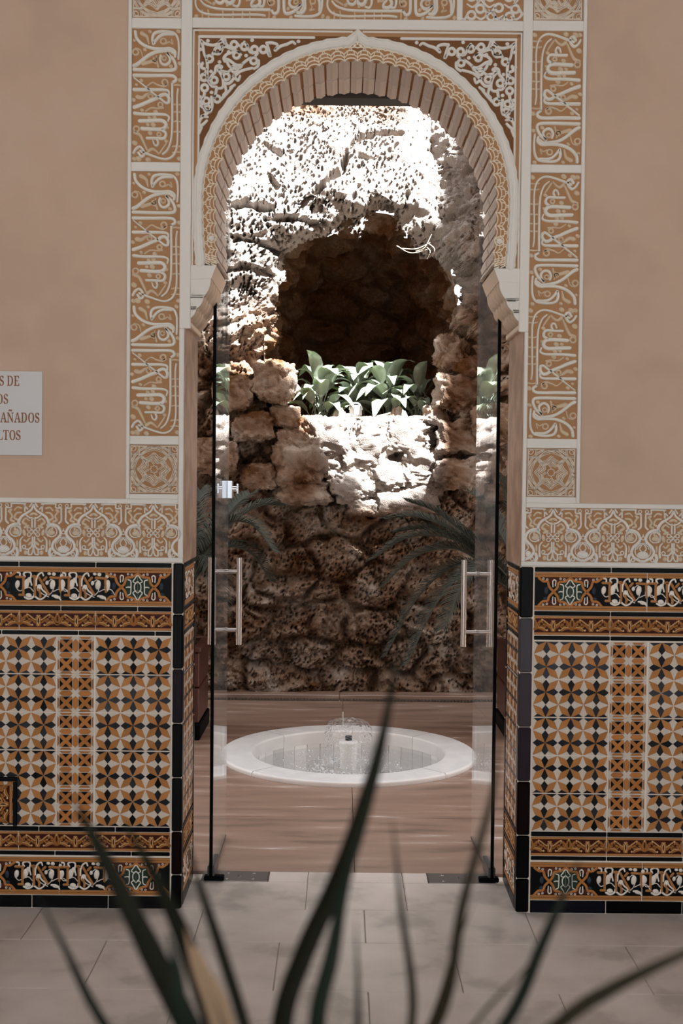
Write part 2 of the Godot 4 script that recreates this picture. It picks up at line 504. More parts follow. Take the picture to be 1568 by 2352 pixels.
func motif() -> Array:   # one phrase of the inscription, turned upright, with its leaf scrolls; 0.1805 wide and 0.4855 high
	var kx := 0.1805 / 795.0
	var ky := 0.4855 / 2210.0
	tf = Transform2D(Vector2(kx, 0), Vector2(kx * 0.009, -ky), Vector2(-kx * (95.0 + 0.675), ky * 75.0))
	var b := Mb.new()
	var c := seen(174, 166, 154)
	var z := 0.002
	var h := 0.011
	st(b, [150, 125, 165, 220, 225, 300, 320, 365, 450, 405, 600, 410, 720, 405, 790, 455, 785, 530], 60, z, h, c, 0.9, 0.75)
	st(b, [125, 690, 175, 668, 260, 600, 360, 520, 470, 465, 600, 440, 700, 435, 765, 480], 60, z, h, c, 1.05, 0.7)
	st(b, [440, 325, 425, 235, 460, 155, 560, 125, 700, 130, 790, 160, 838, 250, 850, 400, 840, 570], 56, z, h, c, 0.9, 0.6)
	st(b, [442, 325, 490, 255, 560, 190, 640, 165, 760, 165], 52, z, h, c, 0.8, 0.9)
	st(b, [560, 520, 545, 580, 575, 650, 640, 668, 700, 620, 700, 545, 660, 480], 54, z, h, c, 0.7, 0.9)
	st(b, [660, 480, 740, 550, 790, 640, 800, 715, 755, 752, 600, 760, 400, 758, 125, 753], 56, z, h, c, 0.8, 1.0)
	st(b, [125, 850, 400, 850, 700, 846, 785, 870, 800, 925, 745, 965, 740, 1020, 740, 1500, 733, 1800, 708, 1960, 660, 2080, 585, 2150], 52, z, h, c, 1.1, 0.5)
	st(b, [835, 1070, 820, 1200, 822, 1500, 825, 1900, 800, 2080, 740, 2185, 640, 2230, 520, 2212, 400, 2170, 290, 2130, 220, 2100], 52, z, h, c, 0.5, 0.7)
	st(b, [125, 1085, 400, 1085, 610, 1085, 685, 1110, 690, 1170], 58, z, h, c, 1.0, 0.5)
	st(b, [125, 890, 300, 1030, 430, 1140, 560, 1240, 640, 1300, 685, 1290], 40, z, h, c, 0.5, 1.1)
	st(b, [125, 1375, 250, 1330, 400, 1260, 510, 1215, 570, 1170, 640, 1160, 688, 1220, 680, 1290], 56, z, h, c, 1.1, 0.9)
	st(b, [130, 1475, 300, 1490, 550, 1490, 640, 1500, 690, 1535, 672, 1600], 56, z, h, c, 1.0, 0.45)
	st(b, [210, 1600, 400, 1595, 560, 1590, 628, 1630, 630, 1690, 570, 1733, 420, 1735, 250, 1725], 56, z, h, c, 1.1, 1.1)
	st(b, [570, 1745, 630, 1790, 630, 1850, 585, 1890, 450, 1885, 330, 1885], 52, z, h, c, 0.9, 0.8)
	st(b, [490, 1895, 512, 1960, 490, 2010, 450, 1990, 428, 1930], 40, z, h, c, 1.0, 0.6)
	st(b, [112, 2135, 150, 2070, 215, 2030, 268, 2085, 280, 2160, 235, 2190, 190, 2130], 49, z, h, c, 0.8, 0.9)
	var f := Mb.new()
	var q := seen(160, 140, 116)
	h = 0.0065
	ring(f, 150, 465, 46, 30, z, h, q); ring(f, 620, 960, 44, 34, z, h, q); ring(f, 388, 1190, 36, 28, z, h, q); ring(f, 548, 1330, 38, 32, z, h, q)
	ring(f, 160, 1735, 46, 32, z, h, q); ring(f, 525, 1820, 32, 30, z, h, q); ring(f, 460, 590, 32, 26, z, h, q); ring(f, 600, 280, 44, 30, z, h, q); ring(f, 612, 560, 34, 26, z, h, q)
	st(f, [150, 400, 220, 420, 250, 480, 265, 545], 36, z, h, q, 0.6, 0.6)
	st(f, [250, 150, 330, 200, 350, 260, 365, 325], 78, z, h, q, 0.9, 0.3)
	st(f, [640, 320, 700, 290, 750, 330, 730, 250], 44, z, h, q, 0.5, 0.5)
	st(f, [270, 650, 350, 630, 430, 610, 490, 640, 480, 560, 490, 520], 60, z, h, q, 1.2, 0.3)
	st(f, [500, 640, 515, 700], 34, z, h, q)
	st(f, [330, 1030, 420, 965, 500, 1000, 600, 1025, 660, 990], 68, z, h, q, 0.3, 0.6)
	st(f, [180, 1200, 250, 1210, 330, 1160, 390, 1140], 78, z, h, q, 1.0, 0.4)
	st(f, [310, 1440, 400, 1385, 500, 1390, 590, 1380], 60, z, h, q, 0.4, 0.6)
	st(f, [130, 1790, 210, 1830, 250, 1900, 290, 1990, 325, 2070], 86, z, h, q, 0.7, 0.4)
	st(f, [350, 2100, 410, 2060, 470, 2090, 520, 2140], 86, z, h, q, 0.7, 0.3)
	st(f, [545, 2120, 590, 2050, 640, 1970], 73, z, h, q, 0.5, 0.4)
	for y in [1000, 1320, 1445, 1600, 1770, 2010, 2110]: st(f, [745, y + 10, 800, y, 880, y + 6], 34, z, h, q, 0.8, 0.8)
	for d in [[720, 690, 24], [130, 1965, 34], [112, 1250, 26], [345, 2240, 32], [190, 2225, 36], [860, 640, 26], [870, 920, 30], [380, 120, 22], [840, 110, 26], [130, 270, 18], [640, 1925, 24], [660, 1700, 20], [370, 1550, 24], [450, 1540, 26], [430, 1660, 30], [340, 1660, 22], [380, 1800, 28], [300, 420, 22], [240, 930, 24], [160, 1000, 18], [120, 2230, 28], [850, 2220, 30], [470, 1450, 30], [250, 1420, 22]]:
		drop(f, d[0], d[1], d[2] * 1.6, d[2] * 1.25, 0.5, z, h, q)
	return [b.mesh(), f.mesh()]

func ground(x0: float, x1: float, y0: float, y1: float, col: Color, z1 := 0.003) -> Mb:
	var b := Mb.new()
	b.box(Vector3(x0, y0, -0.004), Vector3(x1, y1, z1), col)
	return b

func stucco() -> void:
	var cream := seen(175, 168, 158)
	var tan_c := seen(132, 97, 66)
	# the white flat frame: bars round the panels
	var fr := thing("stucco_frame", "white flat plaster frame of bars around the arch and its panels", "plaster frame")
	var z1 := 0.0095
	var bars := [
		[-0.7985, -0.785, 1.53, 3.75], [-0.6045, -0.564, 2.16, 3.75], [-0.6045, -0.586, 1.3135, 2.16],
		[0.8665, 0.88, 1.53, 3.75], [0.646, 0.6815, 2.16, 3.75], [0.668, 0.6815, 1.3135, 2.16],
		[-0.785, -0.6045, 3.252, 3.29], [-0.785, -0.6045, 2.733, 2.767], [-0.785, -0.6045, 1.731, 1.763], [-0.785, -0.6045, 1.53, 1.549],
		[0.6815, 0.8665, 3.258, 3.296], [0.6815, 0.8665, 2.743, 2.773], [0.6815, 0.8665, 1.733, 1.768], [0.6815, 0.8665, 1.53, 1.553],
		[-0.564, 0.646, 3.256, 3.293], [0.402, 0.424, 3.293, 3.75], [-2.6, -0.6045, 1.5115, 1.53], [0.6815, 2.7, 1.5125, 1.53],
		[-2.6, -0.586, 1.296, 1.3135], [0.668, 2.7, 1.296, 1.3135], [-0.785, -0.6045, 3.47, 3.5], [0.6815, 0.8665, 3.47, 3.5], [-0.564, 0.646, 3.473, 3.5]]
	for k in bars:
		var b := Mb.new()
		b.box(Vector3(k[0], k[2], -0.004), Vector3(k[1], k[3], z1), cream, 0.0022)
		part("bar", b, mat.white, fr)
	# calligraphy
	var mo := motif()
	var g := "stucco inscription panels around the arch"
	var rows := [
		[Vector2(-0.785, 3.252), 1, 0, "carved inscription panel left of the arch, the short one beside the spandrel", 0.485],
		[Vector2(-0.785, 2.733), 2, 0, "carved inscription panel left of the arch, the long one above the knot square", 0.485],
		[Vector2(0.8665, 2.773), 1, 180, "carved inscription panel right of the arch, the short one beside the spandrel", 0.485],
		[Vector2(0.8665, 1.768), 2, 180, "carved inscription panel right of the arch, the long one above the knot square", 0.4875],
		[Vector2(0.402, 3.473), 2, -90, "carved inscription band lying across the top above the arch", 0.482]]
	for r in rows:
		var o := thing("inscription_panel", r[3], "inscription", Vector3(r[0].x, r[0].y, 0), g)
		var wid := 0.181
		var hgt: float = r[4] * r[1]
		var q: Mb
		if r[2] == 0: q = ground(0, wid, -hgt, 0, tan_c)
		elif r[2] == 180: q = ground(-0.185, 0, 0, hgt, tan_c)
		else: q = ground(-hgt - 0.01, 0, -0.181, 0, tan_c)
		part("ground", q, mat.white, o)
		for k in r[1]:
			var at := Vector3(0, -k * r[4], 0)
			if r[2] == 180: at = Vector3(-0.002, k * r[4], 0)
			elif r[2] == -90: at = Vector3(-k * r[4], 0, 0)
			for i in 2:
				var p := place("raised_lettering" if i == 0 else "leaf_scroll_pattern", mo[i], mat.white, o, at)
				p.rotation_degrees.z = r[2]
				if i == 1: pattern(p)
	# small leaf panel at the right end of the top band
	var lp := thing("leaf_panel", "small carved panel of scrolling leaves at the top, right of the inscription band", "carved panel", Vector3(0.424, 3.293, 0))
	part("ground", ground(0, 0.222, 0, 0.18, tan_c), mat.white, lp)
	tf = Transform2D(Vector2(0.0004, 0), Vector2(0, -0.0004), Vector2(0, 0.18))
	var sc := Mb.new()
	for d in [[80, 60, 1], [250, 60, -1], [420, 60, 1], [80, 230, 1], [250, 230, -1], [420, 230, 1], [160, 340, 1], [330, 330, -1], [480, 340, 1], [80, 400, -1], [260, 410, 1], [430, 410, -1]]:
		ring(sc, d[0], d[1], 36, 26, 0.002, 0.006, cream)
		st(sc, [d[0] + 36 * d[2], d[1], d[0] + 60 * d[2], d[1] + 50, d[0] + 10 * d[2], d[1] + 95, d[0] - 40 * d[2], d[1] + 70], 30, 0.002, 0.006, cream, 1.0, 0.4)
		st(sc, [d[0] + 60 * d[2], d[1] + 50, d[0] + 95 * d[2], d[1] + 20], 28, 0.002, 0.006, cream, 1.0, 0.3)
	pattern(part("leaf_scroll_pattern", sc, mat.white, lp))
	# knot squares
	var kn := knot_mesh(seen(176, 163, 146))
	for k in [[-0.785, 1.549, "lower left of the arch, above the frieze"], [0.6825, 1.552, "lower right of the arch, above the frieze"], [-0.785, 3.29, "at the top left corner, above the inscriptions"], [0.682, 3.296, "at the top right corner, above the inscriptions"]]:
		var o := thing("knot_panel", "square carved panel of interlaced knot lines " + k[2], "carved panel", Vector3(k[0], k[1], 0), "interlaced knot squares")
		part("ground", ground(0, 0.181, 0, 0.181, tan_c), mat.white, o)
		pattern(place("interlace_pattern", kn, mat.white, o, Vector3(0.0905, 0.091, 0)))
	friezes(cream, tan_c)
	arch_band(cream, tan_c)

func knot_mesh(col: Color) -> ArrayMesh:
	var b := Mb.new()
	var unit := 0.00096
	var lines := [
		[-88, 30, -66, 62, -30, 84, 6, 84, 40, 66, 66, 34, 78, 0], [88, 30, 66, 62, 30, 84, -6, 84, -40, 66, -66, 34, -78, 0],
		[-58, 88, -58, 56, -40, 40, -46, 18, -62, 0], [58, 88, 58, 56, 40, 40, 46, 18, 62, 0], [-44, 48, -22, 30, 0, 48, 22, 30, 44, 48],
		[0, 40, 14, 24, 30, 28, 34, 12, 20, 0]]
	for k in 4:   # what is drawn once is turned four times
		var t := Transform2D(k * PI / 2, Vector2.ZERO)
		for l in lines:
			for off in [-2.6, 2.6]:
				var c := curve(l, 5)
				var q := PackedVector2Array()
				for i in c.size():
					var d := (c[mini(i + 1, c.size() - 1)] - c[maxi(i - 1, 0)]).normalized().orthogonal()
					q.append(t * ((c[i] + d * off) * unit))
				b.ribbon(q, 0.0024, 0.002, 0.008, col)
		var cr := PackedVector2Array()
		for i in 12: cr.append(t * ((Vector2(-78, 78) + Vector2(cos(TAU * i / 12) * 10, sin(TAU * i / 12) * 7).rotated(0.8)) * unit))
		b.ribbon(cr, 0.003, 0.002, 0.008, col, true)
		b.ribbon(PackedVector2Array([t * Vector2(-0.086, 0.086), t * Vector2(0.0, 0.0845), t * Vector2(0.086, 0.086)]), 0.0036, 0.002, 0.008, col)
	var star := PackedVector2Array()
	for i in 16: star.append(Vector2.from_angle(TAU * i / 16) * (0.0115 if i % 2 else 0.0150))
	b.ribbon(star, 0.003, 0.002, 0.008, col, true)
	return b.mesh()

func friezes(cream: Color, tan_c: Color) -> void:
	var k := 0.1985 / 720.0
	var half := 397.0
	var kx := 0.11085 / half
	var arch := Mb.new()
	var fill := Mb.new()
	var med := Mb.new()
	var z := 0.002
	var q := seen(164, 147, 125)
	for s in [1.0, -1.0]:
		tf = Transform2D(Vector2(kx * s, 0), Vector2(0, -k), Vector2(-375.0 * kx * s, k * 95))
		st(arch, [378, 128, 408, 195, 470, 240, 530, 280, 568, 340, 575, 395], 44, z, 0.0075, cream, 0.6, 1.0)
		st(arch, [560, 395, 620, 385, 690, 412, 727, 465, 733, 520, 700, 565, 655, 605, 628, 660, 632, 710, 665, 755, 720, 790], 40, z, 0.0075, cream, 1.0, 0.9)
		ring(arch, 617, 482, 70, 16, z, 0.0075, cream)
		st(arch, [575, 395, 548, 450, 545, 500, 565, 540], 22, z, 0.0075, cream)
		st(arch, [600, 715, 585, 765, 600, 812], 44, z, 0.0075, cream, 1.0, 1.1)
		ring(arch, 645, 785, 22, 14, z, 0.0075, cream)
		st(arch, [395, 300, 395, 360, 393, 425], 22, z, 0.007, cream)
		st(arch, [385, 312, 430, 298, 470, 268], 22, z, 0.007, cream)
		ring(arch, 432, 457, 25, 13, z, 0.007, cream); ring(arch, 432, 524, 25, 13, z, 0.007, cream)
		st(arch, [350, 455, 375, 490, 412, 535], 17, z, 0.007, cream)
		st(arch, [388, 560, 388, 640, 402, 690, 430, 718, 440, 740, 440, 795], 22, z, 0.007, cream)
		st(arch, [384, 660, 378, 720, 400, 790, 440, 797], 20, z, 0.007, cream)
		st(arch, [515, 555, 548, 600, 550, 680, 545, 745], 30, z, 0.007, cream, 0.5, 1.1)
		ring(arch, 500, 690, 22, 14, z, 0.007, cream); st(arch, [510, 715, 470, 722, 440, 722], 21, z, 0.007, cream)
		st(arch, [480, 112, 560, 110, 668, 110], 21, z, 0.007, cream); st(arch, [490, 112, 490, 215], 21, z, 0.007, cream); st(arch, [500, 125, 455, 185], 20, z, 0.007, cream); st(arch, [428, 152, 398, 108], 20, z, 0.007, cream)
		st(arch, [672, 108, 672, 162, 738, 166], 20, z, 0.007, cream, 1, 1, 3); st(arch, [742, 168, 742, 250, 742, 335, 712, 372], 22, z, 0.007, cream, 1.0, 1.2); ring(arch, 728, 134, 20, 11, z, 0.007, cream)
		drop(fill, 605, 498, 58, 36, 0, z, 0.0055, q); drop(fill, 622, 448, 18, 34, 0, z, 0.0055, q); drop(fill, 588, 470, 18, 31, 0.5, z, 0.005, q)
		st(fill, [540, 170, 590, 160, 630, 200], 48, z, 0.005, q, 0.6, 0.4); st(fill, [540, 230, 600, 240, 630, 300, 590, 330], 48, z, 0.005, q, 0.5, 0.7)
		st(fill, [690, 230, 660, 280, 680, 330, 640, 350], 50, z, 0.005, q, 0.5, 0.7); drop(fill, 690, 205, 38, 21, 0.6, z, 0.005, q)
		st(fill, [430, 340, 480, 310, 520, 360, 480, 390], 50, z, 0.005, q, 0.4, 0.8); drop(fill, 470, 420, 45, 21, 0.4, z, 0.005, q); drop(fill, 500, 500, 25, 52, 0.2, z, 0.005, q)
		st(fill, [430, 580, 470, 620, 500, 600], 45, z, 0.005, q, 0.6, 0.5); drop(fill, 420, 645, 42, 20, 0.7, z, 0.005, q); drop(fill, 480, 770, 30, 34, 0, z, 0.005, q); drop(fill, 400, 250, 38, 18, 0.5, z, 0.005, q); drop(fill, 590, 640, 15, 57, 0, z, 0.004, q)
	tf = Transform2D(Vector2(kx, 0), Vector2(0, -k), Vector2(-772.0 * kx, k * 95))
	ring(med, 772, 660, 106, 12, z, 0.007, cream); drop(med, 772, 718, 82, 52, 0, z, 0.006, cream)
	st(med, [772, 560, 815, 630, 772, 682, 729, 630, 770, 562], 14, z, 0.007, cream); ring(med, 772, 492, 22, 12, z, 0.007, cream); st(med, [772, 440, 772, 470], 18, z, 0.007, cream, 0.4, 1.0)
	st(med, [690, 640, 712, 600, 745, 575], 12, z, 0.007, cream); st(med, [854, 640, 832, 600, 799, 575], 12, z, 0.007, cream); st(med, [700, 760, 772, 800, 844, 760], 16, z, 0.007, cream); drop(med, 772, 800, 60, 20, 0, z, 0.006, cream)
	var hm := Mb.new()
	st(hm, [772, 766, 815, 757, 858, 722, 878, 660, 858, 598, 815, 563, 772, 554], 12, z, 0.007, cream)
	st(hm, [772, 560, 815, 630, 776, 682], 14, z, 0.007, cream); st(hm, [854, 640, 832, 600, 799, 575], 12, z, 0.007, cream); drop(hm, 815, 715, 40, 44, 0, z, 0.006, cream); st(hm, [780, 800, 844, 760], 16, z, 0.007, cream)
	var half_med := hm.mesh()
	var am := arch.mesh()
	var fm := fill.mesh()
	var mm := med.mesh()
	for s in [-1, 1]:
		var o := thing("carved_frieze", "carved white frieze of small lobed arches on tan, left of the doorway above the dado" if s < 0 else "carved white frieze of small lobed arches on tan, right of the doorway above the dado", "frieze", Vector3(0, 1.3125, 0))
		part("ground", ground(-2.6 if s < 0 else 0.67, -0.59 if s < 0 else 2.7, 0.0, 0.2, tan_c), mat.white, o)
		for i in 9:
			var x: float = -0.6961 - i * 0.2217 if s < 0 else 0.7836 + i * 0.2225
			place("little_arch", am, mat.white, o, Vector3(x, 0.2, 0))
			pattern(place("leaf_pattern", fm, mat.white, o, Vector3(x, 0.2, 0)))
			place("medallion", half_med if s > 0 and i == 0 else mm, mat.white, o, Vector3(x - 0.11085 + (0.009 if s > 0 and i == 0 else 0.0), 0.2, 0))

func arch_at(s: float, r: float) -> Vector2:   # point on the arch: s metres along a line of radius 0.53 from the crown, at radius r
	var a := s / 0.53
	var side := signf(s)
	if absf(a) <= PI / 2: return Vector2(XC + r * sin(a), 2.63 + r * cos(a))
	return Vector2(XC + side * (r - 0.012 * pow((absf(a) - PI / 2) / 0.43, 2.0)), 2.63 - (absf(a) - PI / 2) * 0.53)

func arch_band(cream: Color, tan_c: Color) -> void:
	var brown := seen(92, 60, 36)
	var half_len := 1.06
	var n := 22
	var pitch := half_len / n
	# spandrels
	for s in [-1.0, 1.0]:
		var o := thing("spandrel", "carved spandrel of curling arabesque on dark brown ground, upper left of the arch" if s < 0 else "carved spandrel of curling arabesque on dark brown ground, upper right of the arch", "spandrel", Vector3(XC, 0, 0))
		var g := Mb.new()
		var x_out := 0.606
		var poly := PackedVector2Array([Vector2(s * x_out, 3.258), Vector2(0, 3.258)])
		for i in 25:
			var a := PI / 2 * i / 24.0
			poly.append(Vector2(s * 0.56 * sin(a), 2.63 + 0.56 * cos(a)))
		poly.append(Vector2(s * 0.56, 2.385)); poly.append(Vector2(s * x_out, 2.385))
		g.prism(poly, -0.004, 0.0025, brown)
		part("ground", g, mat.white, o)
		# flat tan fillet between two white lines, along the top and the side
		var tb := Mb.new()
		tb.box(Vector3(minf(s * 0.608, s * 0.583), 2.39, -0.002), Vector3(maxf(s * 0.608, s * 0.583), 3.258, 0.0032), tan_c)
		tb.box(Vector3(minf(s * 0.608, 0.0), 3.232, -0.002), Vector3(maxf(s * 0.608, 0.0), 3.258, 0.0032), tan_c)
		part("fillet", tb, mat.white, o)
		var ln := Mb.new()
		ln.ribbon(PackedVector2Array([Vector2(s * 0.600, 2.39), Vector2(s * 0.600, 3.2485)]), 0.007, 0.0, 0.0075, cream)
		ln.ribbon(PackedVector2Array([Vector2(s * 0.600, 3.2485), Vector2(s * 0.02, 3.2485)]), 0.007, 0.0, 0.0075, cream)
		ln.ribbon(PackedVector2Array([Vector2(s * 0.580, 2.6), Vector2(s * 0.580, 3.226)]), 0.008, 0.0, 0.0085, cream)
		ln.ribbon(PackedVector2Array([Vector2(s * 0.580, 3.226), Vector2(s * 0.16, 3.226)]), 0.0105, 0.0, 0.0085, cream)
		part("raised_line", ln, mat.white, o)
		var k := 1.0 / (6.03 * 620.0)
		tf = Transform2D(Vector2(-k * s, 0), Vector2(0, -k), Vector2(s * 0.583 + k * s * 115, 3.2235 + k * 118))
		var b := Mb.new()
		var z := 0.0015
		var h := 0.0085
		for d in [[435, 215], [605, 215], [745, 240], [885, 278], [1005, 278], [640, 357], [875, 430], [380, 300], [270, 410], [195, 665], [335, 700], [205, 805], [230, 985], [380, 955], [245, 1088], [500, 650], [615, 548]]:
			ring(b, d[0], d[1], 44, 42, z, h, cream)
		for l in [[150, 165, 210, 205, 330, 225, 435, 175], [435, 255, 480, 240, 560, 270, 640, 300, 700, 350], [148, 165, 180, 250, 195, 340, 230, 420], [175, 470, 160, 530, 230, 560, 195, 620], [235, 440, 240, 520, 240, 600, 245, 690, 280, 760], [320, 335, 400, 335, 440, 290, 440, 250], [300, 370, 320, 330, 340, 310],
			[480, 440, 465, 395, 510, 345, 590, 320], [485, 410, 540, 425, 575, 450, 640, 490, 700, 490, 760, 440, 830, 395, 880, 380, 930, 330], [745, 180, 790, 250, 820, 310, 860, 330], [660, 215, 700, 240], [430, 150, 470, 130, 500, 210, 560, 250], [505, 430, 535, 500, 580, 530, 640, 540, 700, 520, 720, 465],
			[410, 500, 360, 520, 345, 590, 300, 640, 275, 700, 300, 780, 370, 790], [410, 500, 440, 520, 385, 560], [395, 560, 440, 640, 460, 730, 445, 800, 370, 812], [390, 570, 460, 580, 520, 590, 560, 560], [480, 740, 540, 740, 590, 690, 620, 640, 690, 580, 770, 550, 860, 530], [600, 640, 660, 700, 690, 640], [205, 870, 190, 940, 150, 1000, 180, 1030], [370, 800, 355, 900, 335, 960], [300, 930, 310, 1050, 280, 1130, 210, 1090, 150, 1050],
			[255, 1140, 200, 1180, 150, 1240, 130, 1340], [170, 1190, 250, 1200], [150, 1330, 200, 1290, 240, 1250], [130, 1420, 170, 1340], [1060, 300, 1100, 370, 1075, 260, 1050, 190], [1050, 190, 1130, 185, 1200, 215, 1160, 285], [1170, 285, 1240, 230, 1320, 205, 1400, 170, 1440, 195], [940, 430, 935, 500, 880, 540], [480, 760, 500, 850, 460, 900], [560, 800, 620, 760], [430, 960, 500, 890, 580, 800]]:
			st(b, l, 46, z, h, cream, 1.0, 0.75)
		for d in [[530, 312], [770, 360], [405, 450], [290, 580], [300, 865], [1485, 160], [245, 165], [850, 150], [150, 280], [150, 930], [130, 480]]: drop(b, d[0], d[1], 28, 26, 0, z, h, cream)
		pattern(part("arabesque_pattern", b, mat.white, o))
	# the moulding and the net of the archivolt
	var o2 := thing("archivolt", "wavy white moulding and net-patterned band round the arch, pointed at the crown", "arch band")
	var g2 := Mb.new()
	for i in 2 * n * 2:
		var s0 := -half_len + half_len * 2.0 * i / (4.0 * n)
		var s1 := -half_len + half_len * 2.0 * (i + 1) / (4.0 * n)
		var a := arch_at(s0, 0.519); var b1 := arch_at(s1, 0.519); var c1 := arch_at(s1, 0.585); var d1 := arch_at(s0, 0.585)
		g2.quad(Vector3(b1.x, b1.y, 0.0036), Vector3(a.x, a.y, 0.0036), Vector3(d1.x, d1.y, 0.0036), Vector3(c1.x, c1.y, 0.0036), tan_c)
		g2.quad(Vector3(a.x, a.y, 0.0036), Vector3(b1.x, b1.y, 0.0036), Vector3(b1.x, b1.y, -0.02), Vector3(a.x, a.y, -0.02), tan_c)
	g2.prism(PackedVector2Array([Vector2(XC - 0.03, 3.18), Vector2(XC + 0.03, 3.18), Vector2(XC, 3.232)]), -0.002, 0.0036, tan_c)
	part("ground", g2, mat.white, o2)
	for w in [[0.582, 0.040, 0.013], [0.594, 0.009, 0.0165], [0.570, 0.009, 0.0165]]:
		var path := PackedVector2Array()
		for i in range(-64, 65):
			var s := half_len * i / 64.0
			if absf(s) < 0.026: continue
			var r: float = w[0] + 0.0020 * cos(s / pitch * TAU)
			var p := arch_at(s, r)
			p.x = clampf(p.x, XC - 0.588, XC + 0.588)
			if i > 0 and s - half_len / 64.0 < 0.026:
				path.append(Vector2(XC - 0.014, 2.63 + w[0] + 0.012)); path.append(Vector2(XC, 2.63 + w[0] + 0.030)); path.append(Vector2(XC + 0.014, 2.63 + w[0] + 0.012))
			path.append(p)
		var mm := Mb.new()
		mm.ribbon(path, w[1], 0.001, w[2], cream)
		part("moulding", mm, mat.white, o2)
	var net := Mb.new()
	var thin := 0.0033
	var lines := [[-0.5, 0.545, 0.0, 0.576, 0.0, 0.576, 0.5, 0.545]]
	var pale := seen(186, 172, 152)
	for k in range(-n, n):
		for l in [[0.0, 0.5135, 0.22, 0.521, 0.5, 0.5235, 0.78, 0.521, 1.0, 0.5135], [0.0, 0.525, 0.2, 0.5335, 0.5, 0.5365, 0.8, 0.5335, 1.0, 0.525], [0.0, 0.538, 0.24, 0.548, 0.5, 0.5505, 0.76, 0.548, 1.0, 0.538],
			[0.0, 0.5135, 0.0, 0.538], [0.22, 0.534, 0.27, 0.548], [0.78, 0.534, 0.73, 0.548], [0.38, 0.550, 0.5, 0.5615, 0.62, 0.550], [0.0, 0.5595, 0.2, 0.5625, 0.5, 0.5605, 0.8, 0.5625, 1.0, 0.5595]]:
			var p := PackedVector2Array()
			var c := curve(l, 3)
			for q in c: p.append(arch_at((k + q.x) * pitch, q.y))
			net.ribbon(p, thin, 0.002, 0.008, pale)
	net.ribbon(PackedVector2Array([Vector2(XC - 0.026, 3.193), Vector2(XC, 3.228), Vector2(XC + 0.026, 3.193)]), thin, 0.002, 0.006, pale)
	for d in [[-0.011, 3.199, 0.6], [0.011, 3.199, -0.6], [0.0, 3.208, 1.57]]: net.blob(Vector2(XC + d[0], d[1]), 0.009, 0.0045, d[2], 0.002, 0.005, pale)
	for s in [-1.0, 1.0]:
		for i in 10: net.ribbon(PackedVector2Array([Vector2(XC + s * (0.512 + 0.024 * (i % 2)), 2.392 + 0.004 * i), Vector2(XC + s * (0.53 + 0.02 * (i % 2)), 2.398 + 0.004 * i)]), 0.005, 0.002, 0.006, pale)
	pattern(part("net_pattern", net, mat.white, o2))
	for s in [-1.0, 1.0]:
		var rd := Mb.new()
		rd.blob(Vector2(XC + s * 0.529, 2.492), 0.0115, 0.0115, 0.0, 0.002, 0.010, cream)
		var rc := PackedVector2Array()
		for i in 16: rc.append(Vector2(XC + s * 0.529, 2.492) + Vector2.from_angle(TAU * i / 16) * 0.016)
		rd.ribbon(rc, 0.004, 0.002, 0.008, pale, true)
		part("roundel", rd, mat.white, o2)
	# soffit: two rows of hanging blocks parted by narrow tan slots
	var so := thing("arch_soffit", "underside of the arch lined with two rows of pale plaster blocks and brown slots", "arch soffit")
	var sh := Mb.new()
	for i in 4 * n:
		var s0 := -half_len + half_len * i / (2.0 * n)
		var s1 := -half_len + half_len * (i + 1) / (2.0 * n)
		var a := arch_at(s0, 0.5255); var b2 := arch_at(s1, 0.5255)
		sh.quad(Vector3(a.x, a.y, 0.0), Vector3(b2.x, b2.y, 0.0), Vector3(b2.x, b2.y, -DEEP), Vector3(a.x, a.y, -DEEP), seen(122, 84, 52))
		var a3 := arch_at(s0, 0.62); var b3 := arch_at(s1, 0.62)
		sh.quad(Vector3(a.x, a.y, -DEEP), Vector3(b2.x, b2.y, -DEEP), Vector3(b3.x, b3.y, -DEEP), Vector3(a3.x, a3.y, -DEEP), cream)
	part("backing", sh, mat.white, so)
	var grey := seen(160, 146, 134)
	for k in range(-n, n + 1):
		for row in 2:
			var b := Mb.new()
			var z0 := -0.004 if row == 0 else -0.206
			var zb := -0.198 if row == 0 else -0.376
			var hw := 0.5 - (0.105 if absf(k) > 2 else 0.04)
			var drop_r := 0.0 if row == 0 else 0.003
			var jog := rng.randf_range(-0.03, 0.03)
			var prof := []
			for e in [[-hw, 0.528], [-hw, 0.5205], [-hw * 0.5, 0.5180], [0.0, 0.5140], [hw * 0.5, 0.5180], [hw, 0.5205], [hw, 0.528]]:
				prof.append(arch_at(clampf((k + e[0] + jog) * pitch, -half_len, half_len), e[1] - drop_r))
			for i in 6:
				var p: Vector2 = prof[i]; var q: Vector2 = prof[i + 1]
				b.quad(Vector3(p.x, p.y, z0), Vector3(q.x, q.y, z0), Vector3(q.x, q.y, zb), Vector3(p.x, p.y, zb), grey)
			for zz in [z0, zb]:
				for i in range(1, 6):
					var p2: Vector2 = prof[0]; var q2: Vector2 = prof[i]; var r2: Vector2 = prof[i + 1]
					b.tri(Vector3(p2.x, p2.y, zz), Vector3(r2.x, r2.y, zz), Vector3(q2.x, q2.y, zz), grey)
			part("soffit_block", b, mat.white, so)
	corbels(cream)
	# dark timber head of the glass doors
	var hd := Mb.new()
	hd.box(Vector3(XC - 0.66, 3.132, -0.50), Vector3(XC + 0.66, 3.34, -0.392), Color.WHITE, 0.004)
	structure("door_head", hd, surf(Color(0.028, 0.018, 0.012), 0.6))

